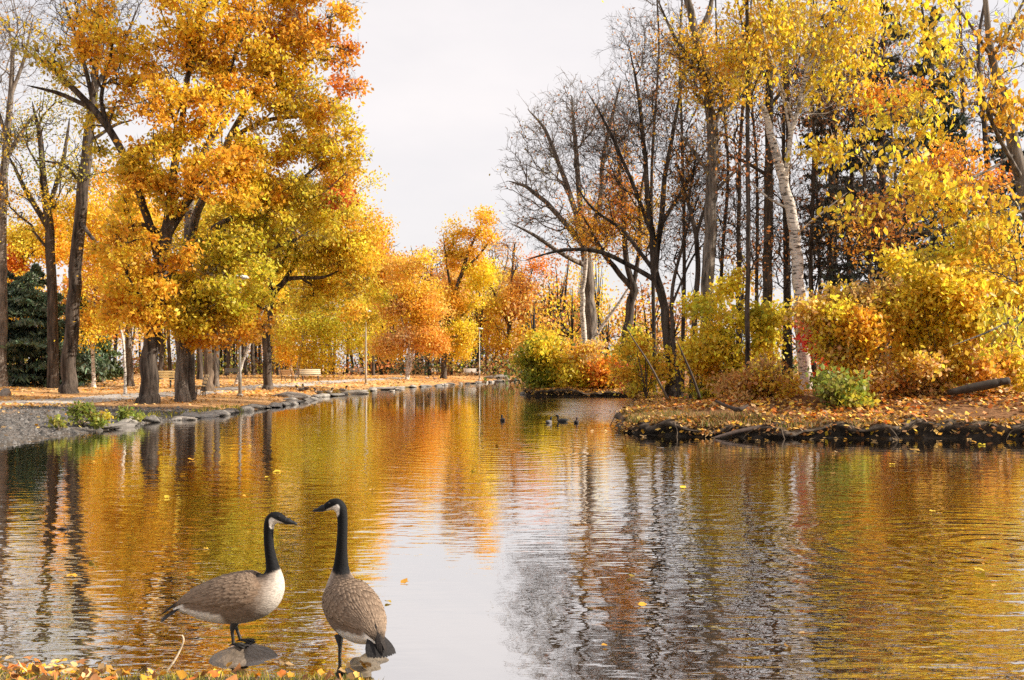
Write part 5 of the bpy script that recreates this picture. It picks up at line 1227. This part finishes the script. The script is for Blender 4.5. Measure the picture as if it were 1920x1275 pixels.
        # dark flight feathers reaching past the body
        for f_ in range(3):
            p0 = s * (.06 + .09 * f_); b0 = surf(np.array(1.45 - .06 * f_), np.array(p0), .004); b1 = surf(np.array(.75), np.array(p0 * .8), .004)
            e0 = surf(np.array(1.1), np.array(0.), -.03); e1 = surf(np.array(.1), np.array(0.), -.01); ax = unit(e1 - e0)
            tip = e1 + ax * (.085 - .014 * f_) + np.array([0, s * (.012 + .006 * f_), .006])
            cv = catmull([b0, (b0 + b1) / 2 + np.array([0, 0, .003]), b1, (b1 + tip) / 2 + np.array([0, 0, .002]), tip], 3); wv = np.interp(np.linspace(0, 1, len(cv)), [0, .5, .85, 1], [.006, .010, .008, .002])
            sd = unit(np.cross(ax, np.array([0, s * .5, .9]))); up = np.cross(sd, ax)
            R3 = np.stack([cv - sd * wv[:, None], cv + up * .0025, cv + sd * wv[:, None]], 1).reshape(-1, 3)
            VV.append(R3); CC.append(np.tile(np.array([.022, .017, .015]), (len(R3), 1)))
            ii_ = (np.arange(len(cv) - 1)[:, None] * 3 + np.arange(2)[None, :]).ravel(); QQ.append(np.stack([ii_, ii_ + 1, ii_ + 4, ii_ + 3], 1) + cnt); cnt += len(R3)
        mesh('wing', np.vstack(VV), [np.vstack(QQ)], M['feather'], root, np.vstack(CC))
    # tail fan
    b0 = surf(np.array(1.1), np.array(0.), -.03); b1 = surf(np.array(.1), np.array(0.), -.01); ax = unit(b1 - b0)
    VV, QQ, CC, cnt = [], [], [], 0
    for f_ in range(11):
        a_ = (f_ - 5) / 5; dr = unit(ax + np.array([0, a_ * .42, -.05 * abs(a_)])); st = b1 - ax * .05 + np.array([0, a_ * .03, -.006 * abs(a_)]); sd = unit(np.cross(dr, [0, 0, 1.]))
        L = .135 - .02 * abs(a_); sv = np.linspace(0, 1, 6); wv = np.array([.012, .016, .019, .020, .016, .004])
        cv = st + dr * (sv * L)[:, None] + np.array([0, 0, -.02]) * (sv ** 2)[:, None] + np.array([0, 0, .0015 * (f_ % 2)])
        R3 = np.stack([cv - sd * wv[:, None], cv + np.array([0, 0, .003]), cv + sd * wv[:, None]], 1).reshape(-1, 3); VV.append(R3); CC.append(np.tile([.016, .014, .014], (len(R3), 1)) * (1 + .3 * g.uniform()))
        ii_ = (np.arange(5)[:, None] * 3 + np.arange(2)[None, :]).ravel(); QQ.append(np.stack([ii_, ii_ + 1, ii_ + 4, ii_ + 3], 1) + cnt); cnt += 18
    mesh('tail', np.vstack(VV), [np.vstack(QQ)], M['feather'], root, np.vstack(CC))
    # legs with webbed feet
    for hx, ly, fx in legs:
        hip = np.array([(hx - foot[0]) / S, ly, (foot[1] - 905) / S]); ank = np.array([fx / S * .5, ly, .014]); kn = hip * .55 + ank * .45 + np.array([-.012, 0, .01])
        g_ = Geo(); P_ = catmull([hip, kn, ank * .6 + kn * .4, ank], 4)
        g_.tube(P_, np.interp(np.linspace(0, 1, len(P_)), [0, .28, .42, .8, 1], [.026, .015, .010, .0085, .011]), 10, (.03, .026, .022))
        tips = []
        for a_ in (-.55, 0, .55):
            tp_ = ank + np.array([math.cos(a_) * .082, math.sin(a_) * .082, -.012]); tips.append(tp_)
            g_.tube([ank, ank * .5 + tp_ * .5 + np.array([0, 0, .003]), tp_], [.007, .006, .003], 6, (.022, .02, .018))
        W_ = [ank + np.array([.008, 0, -.004])] + [tips[0], (tips[0] + tips[1]) / 2 - np.array([.012, 0, 0]), tips[1], (tips[1] + tips[2]) / 2 - np.array([.012, 0, 0]), tips[2]]
        W_ = np.array(W_ + [p - np.array([0, 0, .003]) for p in W_]); g_.add(W_, [np.array([[0, 1, 2], [0, 2, 3], [0, 3, 4], [0, 4, 5], [6, 8, 7], [6, 9, 8], [6, 10, 9], [6, 11, 10]])], (.025, .022, .02))
        g_.tube([ank, ank + np.array([-.025, 0, -.008])], [.006, .002], 5, (.022, .02, .018))
        g_.build('leg', M['bill'], root)
    return root
GY1 = 5.36
goose('canada goose in profile facing right, standing on the rounded rock', (px2(443, GY1), GY1, .055), 0.0, 0, 1.0, 0, 1190, 1, legs=((605, .045, 24), (632, -.04, -10)))
GY2 = 5.36
goose('taller canada goose seen from behind, head turned left over the water', (px2(664, GY2), GY2, -.03), R(120), 4, 1.24, 58, 1120, 2, legs=((640, .082, 0), (640, -.082, 0)))

DR = np.array([(0, 46, 28, 3, 10), (14, 50, 20, 16, 30), (45, 58, 10, 34, 52), (90, 62, 2, 44, 62), (140, 62, 5, 46, 62), (185, 56, 25, 40, 50), (212, 36, 65, 26, 32), (216, 10, 92, 20, 23), (216, -16, 88, 21, 22), (222, -38, 55, 25, 25), (240, -48, 10, 24, 23), (258, -44, -22, 17, 17), (270, -38, -18, 9, 12), (288, -34, -12, 5, 11), (300, -32, -10, 2, 5)], float)
def duck(label, px, py, heading, L=.5, body=(.06, .05, .05), head=(.02, .025, .03), breast=(.10, .06, .045), group=None, water=True, name='duck'):
    if water: x, y = onwater(px, py); z = 0
    else: x, y, z = hit(px, py)
    r = empty(name, (x, y, z), label, 'duck', group, heading)
    S = 300 / L; foot = (140, 82 if water else 150); sf = bird_surface(DR, S, foot)
    t = np.linspace(0, len(DR) - 1.01, 60); T, PH = np.meshgrid(t, np.arange(18) * 2 * PI / 18, indexing='ij'); V = sf(T, PH)
    c = np.where((T > 6.8)[..., None], np.array(head), np.where((T > 4.6)[..., None], np.array(breast), np.array(body)))
    c = np.where((T > 12)[..., None], np.array([.25, .2, .06]), c)
    i = (np.arange(59)[:, None] * 18 + np.arange(18)[None, :]).ravel(); j = (np.arange(59)[:, None] * 18 + (np.arange(18)[None, :] + 1) % 18).ravel()
    mesh('body', V.reshape(-1, 3), [np.stack([i, j, j + 18, i + 18], 1)], M['feather'], r, c.reshape(-1, 3))
    for s in (1, -1):
        TT, PP = np.meshgrid(np.linspace(5.2, .6, 10), s * np.linspace(.15, 1.35, 6), indexing='ij'); W = sf(TT, PP * np.interp(TT, [.6, 2, 5.2], [.5, 1, .8]), .006 + .006 * np.sin(np.linspace(0, PI, 10))[:, None] * np.ones(6)); W[-1] += np.array([-.03, 0, .015])
        k = (np.arange(9)[:, None] * 6 + np.arange(5)[None, :]).ravel(); mesh('wing', W.reshape(-1, 3), [np.stack([k, k + 1, k + 7, k + 6], 1)], M['feather'], r, np.tile(np.array(body) * .7, (60, 1)))
    if not water:
        for s in (1, -1):
            g_ = Geo(); g_.tube([(0, s * .03, .12 * L / .5), (0, s * .03, 0), (.05, s * .03, -.005)], [.012, .008, .006], 6, (.3, .14, .04)); g_.build('leg', M['bill'], r)
    return r
duck('dark duck swimming alone on the open water, seen from behind', 942, 789, R(100), .34)
duck('dark duck with grey flank, left of the three ducks near the island', 1030, 793, R(60), .34, body=(.22, .2, .19))
duck('black duck in profile with raised tail, middle of the three near the island', 1053, 791, R(180), .40, body=(.03, .03, .03), head=(.012, .012, .014), breast=(.05, .04, .04))
duck('small brown-headed duck, right of the three near the island', 1081, 793, R(80), .32, breast=(.14, .07, .05), head=(.07, .04, .035))
duck('pale duck swimming close to the left bank past the middle lamp post', 736, 734, R(20), .45, body=(.4, .34, .28), breast=(.6, .55, .5), head=(.1, .08, .06))
for px, py, hd, lab, b in [(596, 742, 200, 'dark duck resting on the left bank stones, nearest of the shore birds', (.10, .08, .06)), (617, 741, 20, 'duck with pale breast at the left bank, second of the shore birds', (.2, .16, .12)), (644, 737, 10, 'grey duck on the stones below the middle lamp post, left of it', (.3, .27, .24)), (562, 737, 190, 'dark bird standing by the broad tan boulder', (.07, .055, .045)), (572, 735, 150, 'second dark bird standing by the broad tan boulder', (.09, .06, .05)), (801, 712, 30, 'pale goose-like bird on the lawn in front of the pale bench, left of two', (.5, .38, .28)), (815, 713, 170, 'pale goose-like bird on the lawn in front of the pale bench, right of two', (.55, .4, .3))]:
    duck(lab, px, py, R(hd), .55, body=b, breast=(.4, .33, .27), head=(.04, .035, .03), water=False, name='shore_bird')
